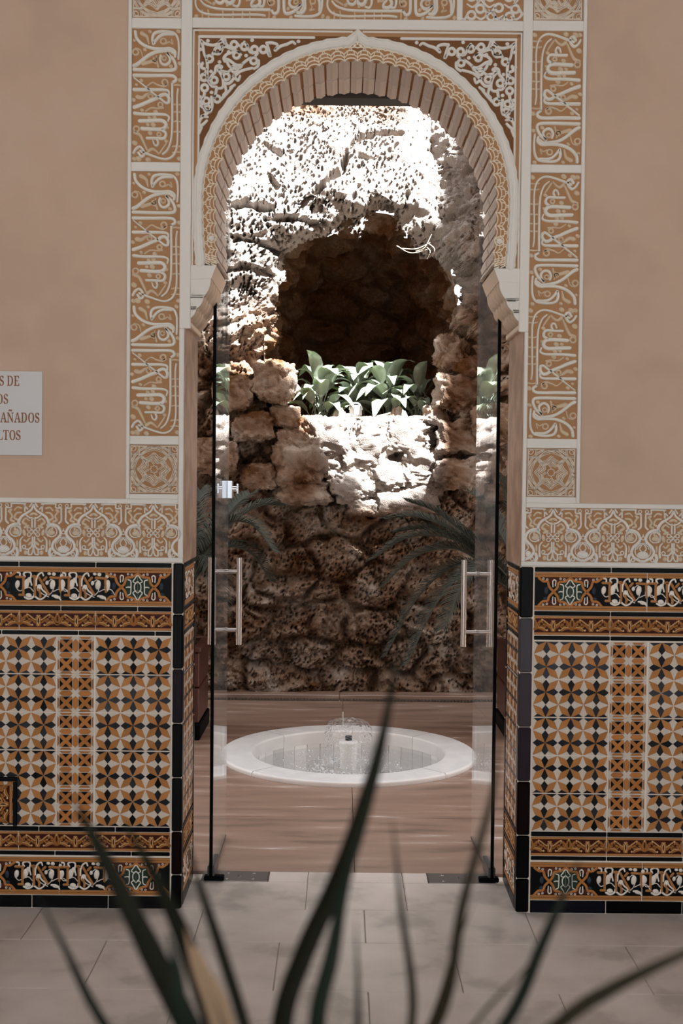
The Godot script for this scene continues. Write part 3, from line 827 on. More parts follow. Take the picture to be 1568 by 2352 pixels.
func corbels(cream: Color) -> void:
	var warm := seen(164, 144, 124)
	for s in [-1.0, 1.0]:
		var o := thing("corbel", "fluted plaster corbel carrying the left foot of the arch" if s < 0 else "fluted plaster corbel carrying the right foot of the arch", "corbel", Vector3(XC + s * HALF, 0, 0))
		# the arch stands on a slab that leans back under it
		var sl := Mb.new()
		var pr := [Vector2(0.0, 2.392), Vector2(-0.116, 2.392), Vector2(-0.098, 2.345), Vector2(0.0, 2.338)]
		for i in 4:
			var p: Vector2 = pr[i]; var q: Vector2 = pr[(i + 1) % 4]
			sl.face(Vector3(s * p.x, p.y, 0.006), Vector3(s * p.x, p.y, -DEEP), Vector3(s * q.x, q.y, -DEEP), Vector3(s * q.x, q.y, 0.006), Vector3(-s * 0.05, 2.366, -0.2), warm)
		sl.face(Vector3(0, 2.392, 0.006), Vector3(-s * 0.116, 2.392, 0.006), Vector3(-s * 0.098, 2.345, 0.006), Vector3(0, 2.338, 0.006), Vector3(-s * 0.05, 2.366, -0.2), cream)
		sl.face(Vector3(0, 2.392, -DEEP), Vector3(-s * 0.116, 2.392, -DEEP), Vector3(-s * 0.098, 2.345, -DEEP), Vector3(0, 2.338, -DEEP), Vector3(-s * 0.05, 2.366, -0.2), cream)
		part("slab", sl, mat.white, o)
		# three tiers of concave flutes
		var tiers := [[2.345, 2.268, 0.096, 0.060, 5], [2.284, 2.226, 0.070, 0.034, 5], [2.242, 2.188, 0.044, 0.008, 5]]
		for t in tiers:
			var b := Mb.new()
			var cnt: int = t[4]
			var nz := cnt * 8
			var ny := 7
			var first := b.v.size()
			for i in nz + 1:
				var f := float(i) / nz
				var z := lerpf(0.004, -DEEP + 0.004, f)
				var u := fposmod(f * cnt, 1.0) * 2.0 - 1.0
				var hollow := 1.0 - u * u
				for j in ny + 1:
					var g := float(j) / ny
					var y_low: float = t[1] + 0.030 * hollow
					var y := lerpf(t[0], y_low, g)
					var proj: float = lerpf(t[2], t[3], pow(g, 2.4)) - 0.028 * hollow * sin(minf(g * 1.25, 1.0) * PI * 0.5)
					b.vert(Vector3(-s * proj, y, z), Vector3(-s, -0.3, 0).normalized(), warm)
			for i in nz:
				for j in ny:
					var a := first + i * (ny + 1) + j
					b.ix.append(a); b.ix.append(a + 1); b.ix.append(a + ny + 2)
					b.ix.append(a); b.ix.append(a + ny + 2); b.ix.append(a + ny + 1)
			grid_normals(b, first, nz + 1, ny + 1, Vector3(-s, -0.2, 0))
			# underside and both ends
			for i in nz:
				var p := b.v[first + i * (ny + 1) + ny]; var q := b.v[first + (i + 1) * (ny + 1) + ny]
				b.face(p, q, Vector3(0, q.y, q.z), Vector3(0, p.y, p.z), Vector3(p.x * 0.5, p.y + 0.05, p.z), warm)
			for e in [0, nz]:
				for j in ny:
					var p := b.v[first + e * (ny + 1) + j]; var q := b.v[first + e * (ny + 1) + j + 1]
					b.face(p, q, Vector3(0, q.y, q.z), Vector3(0, p.y, p.z), Vector3(p.x * 0.5, p.y, -0.2), cream if e == 0 else warm)
			part("fluted_tier", b, mat.white, o)
		var low := Mb.new()
		low.box(Vector3(minf(0.0, -s * 0.018), 2.172, -DEEP + 0.002), Vector3(maxf(0.0, -s * 0.018), 2.192, 0.003), warm, 0.003)
		part("sill", low, mat.white, o)

func grid_normals(b: Mb, first: int, nu: int, nv: int, towards: Vector3) -> void:
	for i in nu:
		for j in nv:
			var a := b.v[first + mini(i + 1, nu - 1) * nv + j] - b.v[first + maxi(i - 1, 0) * nv + j]
			var c := b.v[first + i * nv + mini(j + 1, nv - 1)] - b.v[first + i * nv + maxi(j - 1, 0)]
			var nn := a.cross(c).normalized()
			if nn.dot(towards) < 0: nn = -nn
			b.n[first + i * nv + j] = nn

# ------------------------------------------------------------------ tiled dado
const STAR := 0.0938
var cache := {}
var ochre: Color
var dark: Color
var ivory: Color

func lay(b: Mb, poly: PackedVector2Array, rect: PackedVector2Array, z: float, col: Color, line: Color, inset := 0.0006) -> void:   # one glazed field with a dark line round it
	for p in Geometry2D.intersect_polygons(poly, rect):
		if p.size() < 3: continue
		b.prism(p, z, z + 0.0002, line)
		var q := Geometry2D.offset_polygon(p, -inset)
		for r in q:
			if r.size() > 2: b.prism(r, z + 0.0001, z + 0.0007, col, 0.0004)

func rect_of(x0: float, y0: float, x1: float, y1: float) -> PackedVector2Array:
	return PackedVector2Array([Vector2(x0, y0), Vector2(x1, y0), Vector2(x1, y1), Vector2(x0, y1)])

func star_tile(cols: float, odd: int, tone: int, half := false) -> ArrayMesh:
	var key := "s%s %d %d" % [cols, odd, tone]
	if cache.has(key): return cache[key]
	var w := cols * STAR - 0.0012
	var h := 1.5 * STAR - 0.0012
	var b := Mb.new()
	var vary := [0.0, 0.012, 0.03][tone] as float
	b.box(Vector3(0, 0, 0.002), Vector3(w, h, 0.012), ivory, 0.001)
	var rect := rect_of(0.0008, 0.0008, w - 0.0008, h - 0.0008)
	var s := STAR
	var ox := 0.5 * s
	var oy := (h - 0.5 * s) if odd == 0 else h - s   # star centres counted down from the tile's upper edge
	var line := dark * 1.2
	for i in range(-1, int(cols) + 2):
		for j in range(-2, 4):
			var c := Vector2(ox + i * s, oy + j * s)
			for k in 4:
				var t := Transform2D(k * PI / 2, c)
				var g := vary + rng.randf() * 0.02
				lay(b, t * PackedVector2Array([Vector2.ZERO, Vector2(0.325 * s, -0.145 * s), Vector2(0.5 * s, 0), Vector2(0.325 * s, 0.145 * s)]), rect, 0.0118, Color(dark.r + g, dark.g + g, dark.b + g * 1.1), dark, 0.0003)
				var o := ochre * rng.randf_range(0.85, 1.12)
				lay(b, t * PackedVector2Array([Vector2.ZERO, Vector2(0.325 * s, 0.135 * s), Vector2(0.375 * s, 0.175 * s), Vector2(0.5 * s, 0.5 * s), Vector2(0.175 * s, 0.375 * s), Vector2(0.135 * s, 0.325 * s)]), rect, 0.0118, o, line, 0.0004)
	cache[key] = b.mesh()
	return cache[key]

func lattice_tile(tone: int) -> ArrayMesh:
	var key := "l%d" % tone
	if cache.has(key): return cache[key]
	var p := 0.07035
	var w := 0.1355
	var h := 1.5 * STAR - 0.0012
	var b := Mb.new()
	b.box(Vector3(0, 0, 0.002), Vector3(w, h, 0.012), ivory, 0.001)
	var rect := rect_of(0.0008, 0.0008, w - 0.0008, h - 0.0008)
	var oc := ochre * Color(1.0, 0.92, 0.85)
	for i in range(-1, 3):
		for j in range(-1, 3):
			var c := Vector2(w * 0.5 + (i - 0.5) * p, h * 0.5 + (j - 0.5) * p)
			var a := 0.335 * p
			lay(b, rect_of(c.x - a, c.y - a, c.x + a, c.y + a), rect, 0.0118, oc * rng.randf_range(0.9, 1.1), dark, 0.0008)
			for k in 4:
				var t := Transform2D(k * PI / 2, c)
				lay(b, t * PackedVector2Array([Vector2(a * 0.97, -a * 0.6), Vector2(a * 0.97, a * 0.6), Vector2(a * 0.38, 0)]), rect, 0.0122, dark, dark, 0.0003)
			for k in 2:
				var t := Transform2D(k * PI / 2, c)
				var e := 0.36 * p
				var m := 0.145 * p
				lay(b, t * PackedVector2Array([Vector2(p * 0.5 - m, -e * 0.6), Vector2(p * 0.5, -e), Vector2(p * 0.5 + m, -e * 0.6), Vector2(p * 0.5 + m, e * 0.6), Vector2(p * 0.5, e), Vector2(p * 0.5 - m, e * 0.6)]), rect, 0.0118, oc * rng.randf_range(0.9, 1.12), dark, 0.0008)
	cache[key] = b.mesh()
	return cache[key]

func letter_half(b: Mb, dx: float, k: float) -> void:   # scrolls and letter-like bars of the broad border
	tf = Transform2D(Vector2(k, 0), Vector2(0, -k), Vector2((dx - 100.0) * k, 540.0 * k))
	var z := 0.0121
	var h := 0.0009
	var wh := seen(190, 178, 165)
	for l in [[215, 200, 200, 160, 250, 140, 288, 165, 280, 230, 296, 300], [348, 300, 352, 230, 380, 170, 420, 150, 436, 185], [125, 148, 155, 160, 150, 205], [212, 445, 260, 468, 315, 445, 325, 400], [330, 430, 390, 470, 440, 450, 480, 405], [545, 425, 595, 425, 625, 450, 645, 475], [400, 300, 420, 350, 470, 395]]: st(b, l, 38, z, h, wh, 0.6, 0.45, 4)
	for d in [[232, 285, 26, 50], [262, 240, 18, 30], [545, 290, 26, 48], [655, 300, 28, 62], [260, 425, 30, 24], [505, 160, 18, 14], [560, 165, 20, 18], [655, 185, 18, 22], [125, 290, 22, 40], [600, 440, 34, 16], [380, 330, 18, 36], [480, 270, 16, 22]]: drop(b, d[0], d[1], d[2] * 1.25, d[3] * 1.2, 0.15, z, h, wh)
	for l in [[555, 375, 620, 345, 700, 345, 745, 405], [208, 345, 270, 328, 318, 375], [110, 330, 150, 370, 200, 350], [360, 340, 420, 400, 500, 440], [270, 400, 300, 440, 340, 400], [500, 250, 530, 230, 560, 250], [500, 420, 540, 380, 560, 330]]: st(b, l, 9, z, h, wh, 1, 1, 4)
	for l in [[112, 203, 210, 203], [197, 205, 195, 330, 196, 400], [330, 190, 332, 300, 334, 430], [305, 195, 350, 200], [380, 205, 435, 300, 500, 408], [375, 345, 400, 400, 395, 440], [520, 205, 645, 212], [632, 212, 636, 300, 640, 372], [150, 418, 200, 418], [440, 240, 470, 205]]: st(b, l, 30, z, h * 1.2, ochre, 1, 1, 3)

func cartouche_half(b: Mb, x0: float, k: float, s: float) -> void:   # crossing ochre bands and half of the green medallion
	tf = Transform2D(Vector2(k * s, 0), Vector2(0, -k), Vector2(x0, 540.0 * k))
	var z := 0.0121
	var h := 0.0009
	var wh := seen(186, 180, 165)
	var green := seen(34, 44, 36)
	var wine := seen(64, 30, 24)
	tf.origin.x = x0 - k * s * 640.0
	for e in [[158, 1.0], [472, -1.0]]: st(b, [690, e[0], 825, e[0] + e[1] * 30, 960, e[0]], 80, z - 0.0002, 0.0004, wine)
	b.prism(tf * PackedVector2Array([Vector2(1019, 165), Vector2(1019, 470), Vector2(960, 430), Vector2(895, 415), Vector2(868, 345), Vector2(868, 290), Vector2(895, 215), Vector2(960, 200)]), z - 0.0002, z + 0.0003, green)
	for l in [[645, 150, 700, 190, 750, 192, 772, 258, 825, 315, 872, 370, 892, 425, 955, 442, 1012, 480], [1014, 155, 955, 192, 885, 202, 868, 262, 825, 315, 772, 370, 752, 425, 695, 432, 645, 482]]: st(b, l, 30, z, h, ochre * Color(1.1, 1.0, 0.9), 1, 1, 4)
	for l in [[830, 170, 812, 190, 815, 255], [826, 170, 850, 185, 842, 245], [830, 465, 812, 445, 815, 375], [826, 465, 850, 450, 842, 385], [905, 225, 938, 240, 940, 310, 936, 390, 905, 410], [940, 315, 905, 312, 885, 318], [1014, 170, 985, 215, 965, 245, 1000, 268], [1014, 465, 985, 415, 965, 380, 1000, 355], [1014, 250, 985, 285, 985, 345, 1014, 380]]: st(b, l, 19, z, h, wh, 0.8, 0.6, 4)
	for d in [[700, 158], [745, 168], [905, 158], [950, 165], [700, 470], [745, 460], [905, 470], [950, 464]]: ring(b, d[0], d[1], 10, 7, z, h, wh)
	drop(b, 735, 300, 24, 44, 0, z - 0.0001, 0.0005, seen(44, 48, 56)); drop(b, 730, 395, 30, 20, 0, z - 0.0001, 0.0005, seen(44, 48, 56))

func border_tile(kind: int) -> ArrayMesh:   # 0 letters then cartouche, 1 cartouche then letters, 2 short cartouche end, 3 short cartouche start, 4 plain cut
	var key := "b%d" % kind
	if cache.has(key): return cache[key]
	var w := [0.2835, 0.2835, 0.1255, 0.131, 0.048][kind] as float
	var k := 0.2845 / 920.0
	var hgt := 0.1415
	var b := Mb.new()
	b.box(Vector3(0, 0, 0.002), Vector3(w, hgt, 0.012), dark, 0.001)
	var bar := ochre * Color(0.95, 0.98, 1.0)
	for y in [[0.0005, 0.0085], [0.0095, 0.0180], [hgt - 0.0180, hgt - 0.0095], [hgt - 0.0085, hgt - 0.0005]]:
		b.box(Vector3(0.0004, y[0], 0.0115), Vector3(w - 0.0004, y[1], 0.0135), bar, 0.0009)
	if kind == 0:
		letter_half(b, 0, k); cartouche_half(b, 0.1668, k, 1.0)
	elif kind == 1:
		cartouche_half(b, 0.1175, k, -1.0); letter_half(b, 375, k)
	elif kind == 2: cartouche_half(b, 0.1175, k, -1.0)
	elif kind == 3: cartouche_half(b, 0.0135, k, 1.0)
	cache[key] = b.mesh()
	return cache[key]

func leaf_tile(units: int) -> ArrayMesh:   # low border of brown palmettes
	var key := "p%d" % units
	if cache.has(key): return cache[key]
	var uw := 0.1407
	var w := uw * units - 0.0012
	var hgt := 0.0700
	var b := Mb.new()
	b.box(Vector3(0, 0, 0.002), Vector3(w, hgt, 0.012), seen(50, 24, 17), 0.001)
	for y in [[0.0004, 0.0090], [hgt - 0.0085, hgt - 0.0004]]:
		b.box(Vector3(0.0004, y[0], 0.0115), Vector3(w - 0.0004, y[1], 0.0135), ochre, 0.0012)
	var k := uw / 455.0
	var gold := seen(126, 82, 42)
	var thin := seen(172, 140, 98)
	for i in units:
		for s in [1.0, -1.0]:
			tf = Transform2D(Vector2(k * s, 0), Vector2(0, -k), Vector2(uw * (i + 0.5) - 280.0 * k * s, 838.0 * k))
			for l in [[268, 785, 252, 730, 262, 690, 290, 668], [255, 740, 225, 720, 205, 695, 160, 660], [235, 745, 210, 720, 195, 730], [58, 770, 90, 755, 130, 765, 180, 790], [58, 770, 75, 720, 65, 660], [80, 700, 95, 725, 120, 715], [110, 690, 130, 672, 150, 690], [140, 740, 165, 752, 185, 745]]: st(b, l, 36, 0.0121, 0.0010, gold, 0.9, 0.5, 4)
			for l in [[278, 788, 266, 745, 270, 700, 285, 675, 300, 668], [250, 722, 212, 700, 150, 652], [100, 742, 150, 752, 205, 790], [205, 790, 215, 782, 208, 772], [60, 660, 50, 650, 62, 640], [150, 652, 142, 660, 150, 668]]: st(b, l, 8, 0.0126, 0.0010, thin, 1, 1, 4)
			drop(b, 205, 780, 9, 9, 0, 0.0123, 0.001, thin); drop(b, 145, 655, 9, 9, 0, 0.0123, 0.001, thin); drop(b, 172, 715, 20, 16, 0.4, 0.0121, 0.0008, gold)
	cache[key] = b.mesh()
	return cache[key]

func black_strip(o: Node3D, x0: float, x1: float, y0: float, y1: float, step: float, start: float, called := "black_strip_tile") -> void:
	var x := start
	while x < x1 - 0.002:
		var a := maxf(x, x0)
		var e := minf(x + step, x1)
		if e > a + 0.004:
			var b := Mb.new()
			b.box(Vector3(a + 0.001, y0, 0.002), Vector3(e - 0.001, y1, 0.0128), dark * rng.randf_range(0.7, 1.6), 0.0022)
			part(called, b, mat.ceramic, o)
		x += step

func tile_at(o: Node3D, called: String, m: Mesh, x: float, y: float) -> void:
	var t := place(called, m, mat.ceramic, o, Vector3(x + 0.0006, y + 0.0006, rng.randf_range(-0.0003, 0.0003)))
	t.rotation = Vector3(rng.randf_range(-0.002, 0.002), rng.randf_range(-0.002, 0.002), rng.randf_range(-0.001, 0.001))

func dado() -> void:
	ochre = seen(139, 92, 51)
	dark = seen(9, 9, 10)
	ivory = seen(164, 151, 137)
	var row := 0.1421
	for s in [-1, 1]:
		var left: bool = s < 0
		var o := thing("tile_dado", "glazed tile dado of stars and black strips, left of the doorway" if left else "glazed tile dado of stars and black strips, right of the doorway", "tile dado", Vector3.ZERO)
		var xe := -0.6256 if left else 0.717     # the end beside the doorway
		var lo := -2.15 if left else xe
		var hi := xe if left else 2.2
		var bk := Mb.new()
		bk.box(Vector3(lo, 0.0, -0.002), Vector3(hi, 1.2955, 0.0105), Color.WHITE)
		if left: bk.box(Vector3(hi, 0, -0.002), Vector3(XC - HALF + 0.002, 1.2955, 0.008), Color.WHITE)
		else: bk.box(Vector3(XC + HALF - 0.002, 0, -0.002), Vector3(lo, 1.2955, 0.008), Color.WHITE)
		part("mortar_bed", bk, mat.grout, o)
		black_strip(o, lo, hi, 1.2755, 1.2935, 0.2845, (-0.907 - 0.2845 * 5) if left else 0.717 - 0.001)
		black_strip(o, lo, hi, 1.1130, 1.1300, 0.2845, (-1.036 - 0.2845 * 4) if left else 0.717 - 0.001)
		black_strip(o, lo, hi, 1.0228, 1.0385, 0.2845, (-0.686 - 0.2845 * 6) if left else 0.717 - 0.001)
		black_strip(o, lo, hi, 0.2885, 0.3065, 0.2845, (-0.83 - 0.2845 * 5) if left else 0.717 - 0.001)
		black_strip(o, lo, hi, 0.1990, 0.2145, 0.2845, (-0.77 - 0.2845 * 5) if left else 0.717 - 0.001)
		black_strip(o, lo, hi, 0.0010, 0.0480, 0.2845, (-0.855 - 0.2845 * 5) if left else 0.717 - 0.001, "black_base_tile")
		for y in [1.1320, 0.0500]:
			if left:
				var x := -0.752
				tile_at(o, "border_tile", border_tile(2), x, y)
				for i in 5:
					x -= 0.2845
					tile_at(o, "border_tile", border_tile(i % 2), x, y)
			else:
				tile_at(o, "border_tile", border_tile(3), 0.7172, y)
				for i in 5: tile_at(o, "border_tile", border_tile((i + 1) % 2), 0.849 + i * 0.2865, y)
		for y in [1.0412, 0.2165]:
			for i in 6: tile_at(o, "leaf_border_tile", leaf_tile(2), (-0.907 - i * 0.2825) if left else 0.7175 + i * 0.2825, y)
		for rr in 5:
			var y := 1.0195 - (rr + 1) * row
			var odd := rr % 2
			var tones := [[0, 1, 0, 0, 1], [1, 0, 0, 0, 0]]
			if left:
				tile_at(o, "star_tile", star_tile(3, odd, (rr * 2) % 3 if rr < 3 else 0), -0.907, y)
				tile_at(o, "lattice_tile", lattice_tile(rr % 2), -1.0485, y)
				tile_at(o, "star_tile", star_tile(3, odd, (rr + 1) % 2), -1.333, y)
				tile_at(o, "lattice_tile", lattice_tile((rr + 1) % 2), -1.4745, y)
				tile_at(o, "star_tile", star_tile(3, odd, rr % 2), -1.759, y)
				tile_at(o, "star_tile", star_tile(3, odd, rr % 3), -2.042, y)
			else:
				tile_at(o, "star_tile", star_tile(3, 1 - odd, [2, 1, 1, 0, 0][rr]), 0.7175, y)
				tile_at(o, "lattice_tile", lattice_tile(rr % 2), 1.0015, y)
				tile_at(o, "star_tile", star_tile(3, 1 - odd, [1, 2, 0, 2, 1][rr]), 1.1450, y)
				tile_at(o, "lattice_tile", lattice_tile((rr + 1) % 2), 1.4290, y)
				tile_at(o, "star_tile", star_tile(3, 1 - odd, rr % 3), 1.5725, y)
				tile_at(o, "star_tile", star_tile(3, 1 - odd, (rr + 1) % 3), 1.8560, y)
		if left:   # corner of another border that turns up at the far left
			for k in [[-1.62, -1.1945, 0.474, 0.491], [-1.211, -1.1945, 0.3075, 0.4725]]:
				var b := Mb.new()
				b.box(Vector3(k[0], k[1 + 1], 0.009), Vector3(k[1], k[3], 0.0155), dark, 0.002)
				part("black_strip_tile", b, mat.ceramic, o)
			var v := place("leaf_border_tile", leaf_tile(1), mat.ceramic, o, Vector3(-1.2135, 0.319, 0.0033))
			v.rotation.z = PI / 2
			var bb := Mb.new()
			bb.box(Vector3(-1.62, 0.3075, 0.009), Vector3(-1.286, 0.473, 0.0145), seen(120, 76, 40), 0.001)
			part("border_tile", bb, mat.ceramic, o)
		# black edging pieces up the corner
		var ys := [0.001, 0.129, 0.2915, 0.4935, 0.697, 0.9, 1.104, 1.2945]
		for i in 7:
			var b := Mb.new()
			var x0 := -0.6205 if left else XC + HALF - 0.0035
			var x1 := XC - HALF + 0.0035 if left else 0.7125
			var tone: float = [0.8, 0.9, 1.6, 1.1, 3.0, 1.2, 2.0][i] if left else [0.7, 0.8, 0.9, 3.6, 5.5, 6.5, 1.6][i]
			b.box(Vector3(x0, ys[i] + 0.001, -0.032), Vector3(x1, ys[i + 1] - 0.001, 0.0145), seen(int(9 * tone), int(8 * tone), int(8.4 * tone)), 0.005)
			part("edge_tile", b, mat.ceramic, o)
	# tiles lining the jambs
	for s in [-1, 1]:
		var left: bool = s < 0
		var o := thing("jamb_tiles", "glazed tiles lining the left jamb of the doorway below the plaster" if left else "glazed tiles lining the right jamb of the doorway below the plaster", "wall tiles", Vector3(XC + s * HALF, 0, -0.034 if left else -0.352))
		o.rotation.y = PI / 2 if left else -PI / 2
		var w := 0.318
		var bk := Mb.new()
		bk.box(Vector3(0, 0, -0.004), Vector3(w, 1.2935, -0.0005), Color.WHITE)
		part("mortar_bed", bk, mat.grout, o)
		var inn := Node3D.new()
		inn.name = "facing"
		o.add_child(inn, true)
		inn.position.z = -0.009
		for y in [[1.2755, 1.2935], [1.1130, 1.1300], [1.0228, 1.0385], [0.2885, 0.3065], [0.1990, 0.2145], [0.001, 0.048]]: black_strip(inn, 0, w, y[0], y[1], 0.17, 0)
		var a := 0.0 if left else w - 0.2845
		var c := 0.2845 if left else 0.0
		for y in [1.1320, 0.0500]: tile_at(inn, "border_tile", border_tile(0), a, y)
		for y in [1.0412, 0.2165]: tile_at(inn, "leaf_border_tile", leaf_tile(2), a, y)
		for rr in 5: tile_at(inn, "star_tile", star_tile(3, rr % 2, rr % 2), a, 1.0195 - (rr + 1) * row)
		for i in 6:
			var b := Mb.new()
			b.box(Vector3(c + 0.001, 0.05 + i * 0.204, 0.002), Vector3(c + 0.032, 0.252 + i * 0.204, 0.014), dark, 0.004)
			part("edge_tile", b, mat.ceramic, inn)

func sign_board() -> void:
	var o := thing("notice_sign", "pale grey notice sheet with brown serif capitals on the left plaster wall", "sign", Vector3(-1.1085, 1.6865, 0))
	var b := Mb.new()
	b.box(Vector3(-0.42, 0, 0.0005), Vector3(0, 0.3105, 0.0045), seen(158, 152, 147), 0.0012)
	part("sheet", b, surf_v(0.35), o)
	var font := SystemFont.new()
	font.font_names = PackedStringArray(["Droid Serif"])
	font.font_weight = 700
	var ink := surf(seen(104, 64, 32), 0.7)
	for l in [["S DE", -0.0840, 0.2425], ["OS", -0.1245, 0.1755], ["AÑADOS", -0.0085, 0.1075], ["LTOS", -0.0775, 0.0425]]:
		var t := TextMesh.new()
		t.font = font
		t.text = l[0]
		t.font_size = 48
		t.pixel_size = 0.00110
		t.depth = 0.0008
		t.horizontal_alignment = HORIZONTAL_ALIGNMENT_RIGHT
		t.vertical_alignment = VERTICAL_ALIGNMENT_BOTTOM
		var p := place("letters", t, ink, o, Vector3(l[1], l[2], 0.0048))
		p.scale = Vector3(0.63, 1.0, 1.0)

func surf_v(rough: float) -> StandardMaterial3D:
	return painted(rough, 0.4)

# ------------------------------------------------------------------ glass doors
func doors() -> void:
	for s in [-1, 1]:
		var left: bool = s < 0
		var hinge := Vector3(-0.506, 0.012, -0.30) if left else Vector3(0.617, 0.012, -0.312)
		var o := thing("glass_door", "frameless glass door leaf opened outward, left leaf with a chrome lock block" if left else "frameless glass door leaf opened outward, right leaf without a lock", "door", hinge)
		o.rotation.y = 0.0 if left else 0.03
		var wid := 0.585
		var g := Mb.new()
		g.box(Vector3(-0.005, 0.0, -wid), Vector3(0.005, 3.1, -0.012), Color.WHITE)
		part("glass_pane", g, mat.glass, o)
		var e := Mb.new()
		e.box(Vector3(-0.0065, 0.0, -0.012), Vector3(0.0065, 3.1, 0.0), Color.WHITE, 0.002)
		part("edge_seal", e, mat.black, o)
		var bt := Mb.new()
		bt.box(Vector3(-0.006, -0.004, -wid), Vector3(0.006, 0.006, -0.17), Color.WHITE)
		part("bottom_seal", bt, mat.dark_metal, o)
		var ft := Mb.new()
		ft.box(Vector3(-0.014, -0.006, -0.165), Vector3(0.014, 0.05, -0.004), Color.WHITE, 0.003)
		part("patch_fitting", ft, mat.dark_metal, o)
		var piv := Mb.new()
		piv.box(Vector3(-0.028, -0.009, -0.032), Vector3(0.052, 0.010, 0.002), Color.WHITE, 0.004) if left else piv.box(Vector3(-0.052, -0.009, -0.032), Vector3(0.028, 0.010, 0.002), Color.WHITE, 0.004)
		part("pivot_shoe", piv, mat.black, o)
		# pull handle: a bar on each face, tied through the pane
		var hz := -0.505
		var h := Node3D.new()
		h.name = "pull_handle"
		o.add_child(h, true)
		for t in [-1.0, 1.0]:
			var b := Mb.new()
			b.tube(PackedVector3Array([Vector3(t * 0.062, 0.868, hz), Vector3(t * 0.062, 0.872, hz), Vector3(t * 0.062, 1.246, hz), Vector3(t * 0.062, 1.25, hz)]), 0.0125, 20, Color.WHITE)
			part("bar", b, mat.steel, h)
			for y in [0.932, 1.188]:
				var q := Mb.new()
				q.tube(PackedVector3Array([Vector3(t * 0.053, y, hz), Vector3(t * 0.0055, y, hz)]), 0.0085, 16, Color.WHITE)
				q.tube(PackedVector3Array([Vector3(t * 0.0125, y, hz), Vector3(t * 0.0055, y, hz)]), 0.0105, 16, Color.WHITE)
				part("standoff", q, mat.steel, h)
		if left:
			var lk := Node3D.new()
			lk.name = "lock"
			o.add_child(lk, true)
			for t in [-1.0, 1.0]:
				var b := Mb.new()
				b.box(Vector3(minf(t * 0.0052, t * 0.027), 1.508, -wid + 0.004), Vector3(maxf(t * 0.0052, t * 0.027), 1.585, -wid + 0.075), Color.WHITE, 0.002)
				part("block", b, mat.chrome, lk)
			var c := Mb.new()
			c.tube(PackedVector3Array([Vector3(0.027, 1.55, -wid + 0.04), Vector3(0.043, 1.55, -wid + 0.04)]), 0.012, 16, Color.WHITE)
			c.box(Vector3(0.043, 1.528, -wid + 0.036), Vector3(0.052, 1.572, -wid + 0.044), Color.WHITE, 0.002)
			part("thumb_turn", c, mat.chrome, lk)
	for s in [-1, 1]:
		var o := thing("floor_spring", "bolted steel floor plate set in the threshold below the left door leaf" if s < 0 else "bolted steel floor plate set in the threshold below the right door leaf", "floor plate", Vector3(-0.415 if s < 0 else 0.5, 0, -0.366))
		var b := Mb.new()
		b.box(Vector3(-0.132, -0.01, -0.058), Vector3(0.132, 0.003, 0.056), Color.WHITE, 0.001)
		part("plate", b, mat.floor_steel, o)
		var f := Mb.new()
		f.box(Vector3(-0.136, -0.01, 0.056), Vector3(0.136, 0.0035, 0.060), Color.WHITE, 0.001)
		var xe := 0.132 if s < 0 else -0.136
		f.box(Vector3(xe, -0.01, -0.058), Vector3(xe + 0.004, 0.0035, 0.056), Color.WHITE, 0.001)
		part("rim", f, mat.steel, o)
		for p in [[-0.03, -0.035], [0.075, -0.035], [-0.03, 0.036], [0.075, 0.036]]:
			var q := Mb.new()
			q.lathe(PackedVector2Array([Vector2(0.006, 0.003), Vector2(0.0055, 0.0042), Vector2(0.0, 0.0046)]), 10, Color.WHITE, Vector3(p[0] * -s, 0, p[1]))
			part("bolt", q, mat.steel, o)
		var e := Mb.new()
		for r in [[0, 0, 0.004, 0.024], [0.004, 0, 0.014, 0.004], [0.004, 0.010, 0.012, 0.014], [0.004, 0.020, 0.014, 0.024]]: e.box(Vector3(0.012 * -s + r[0], 0.003, -0.012 + r[1]), Vector3(0.012 * -s + r[2], 0.0036, -0.012 + r[3]), Color.WHITE)
		part("stamped_mark", e, mat.steel, o)

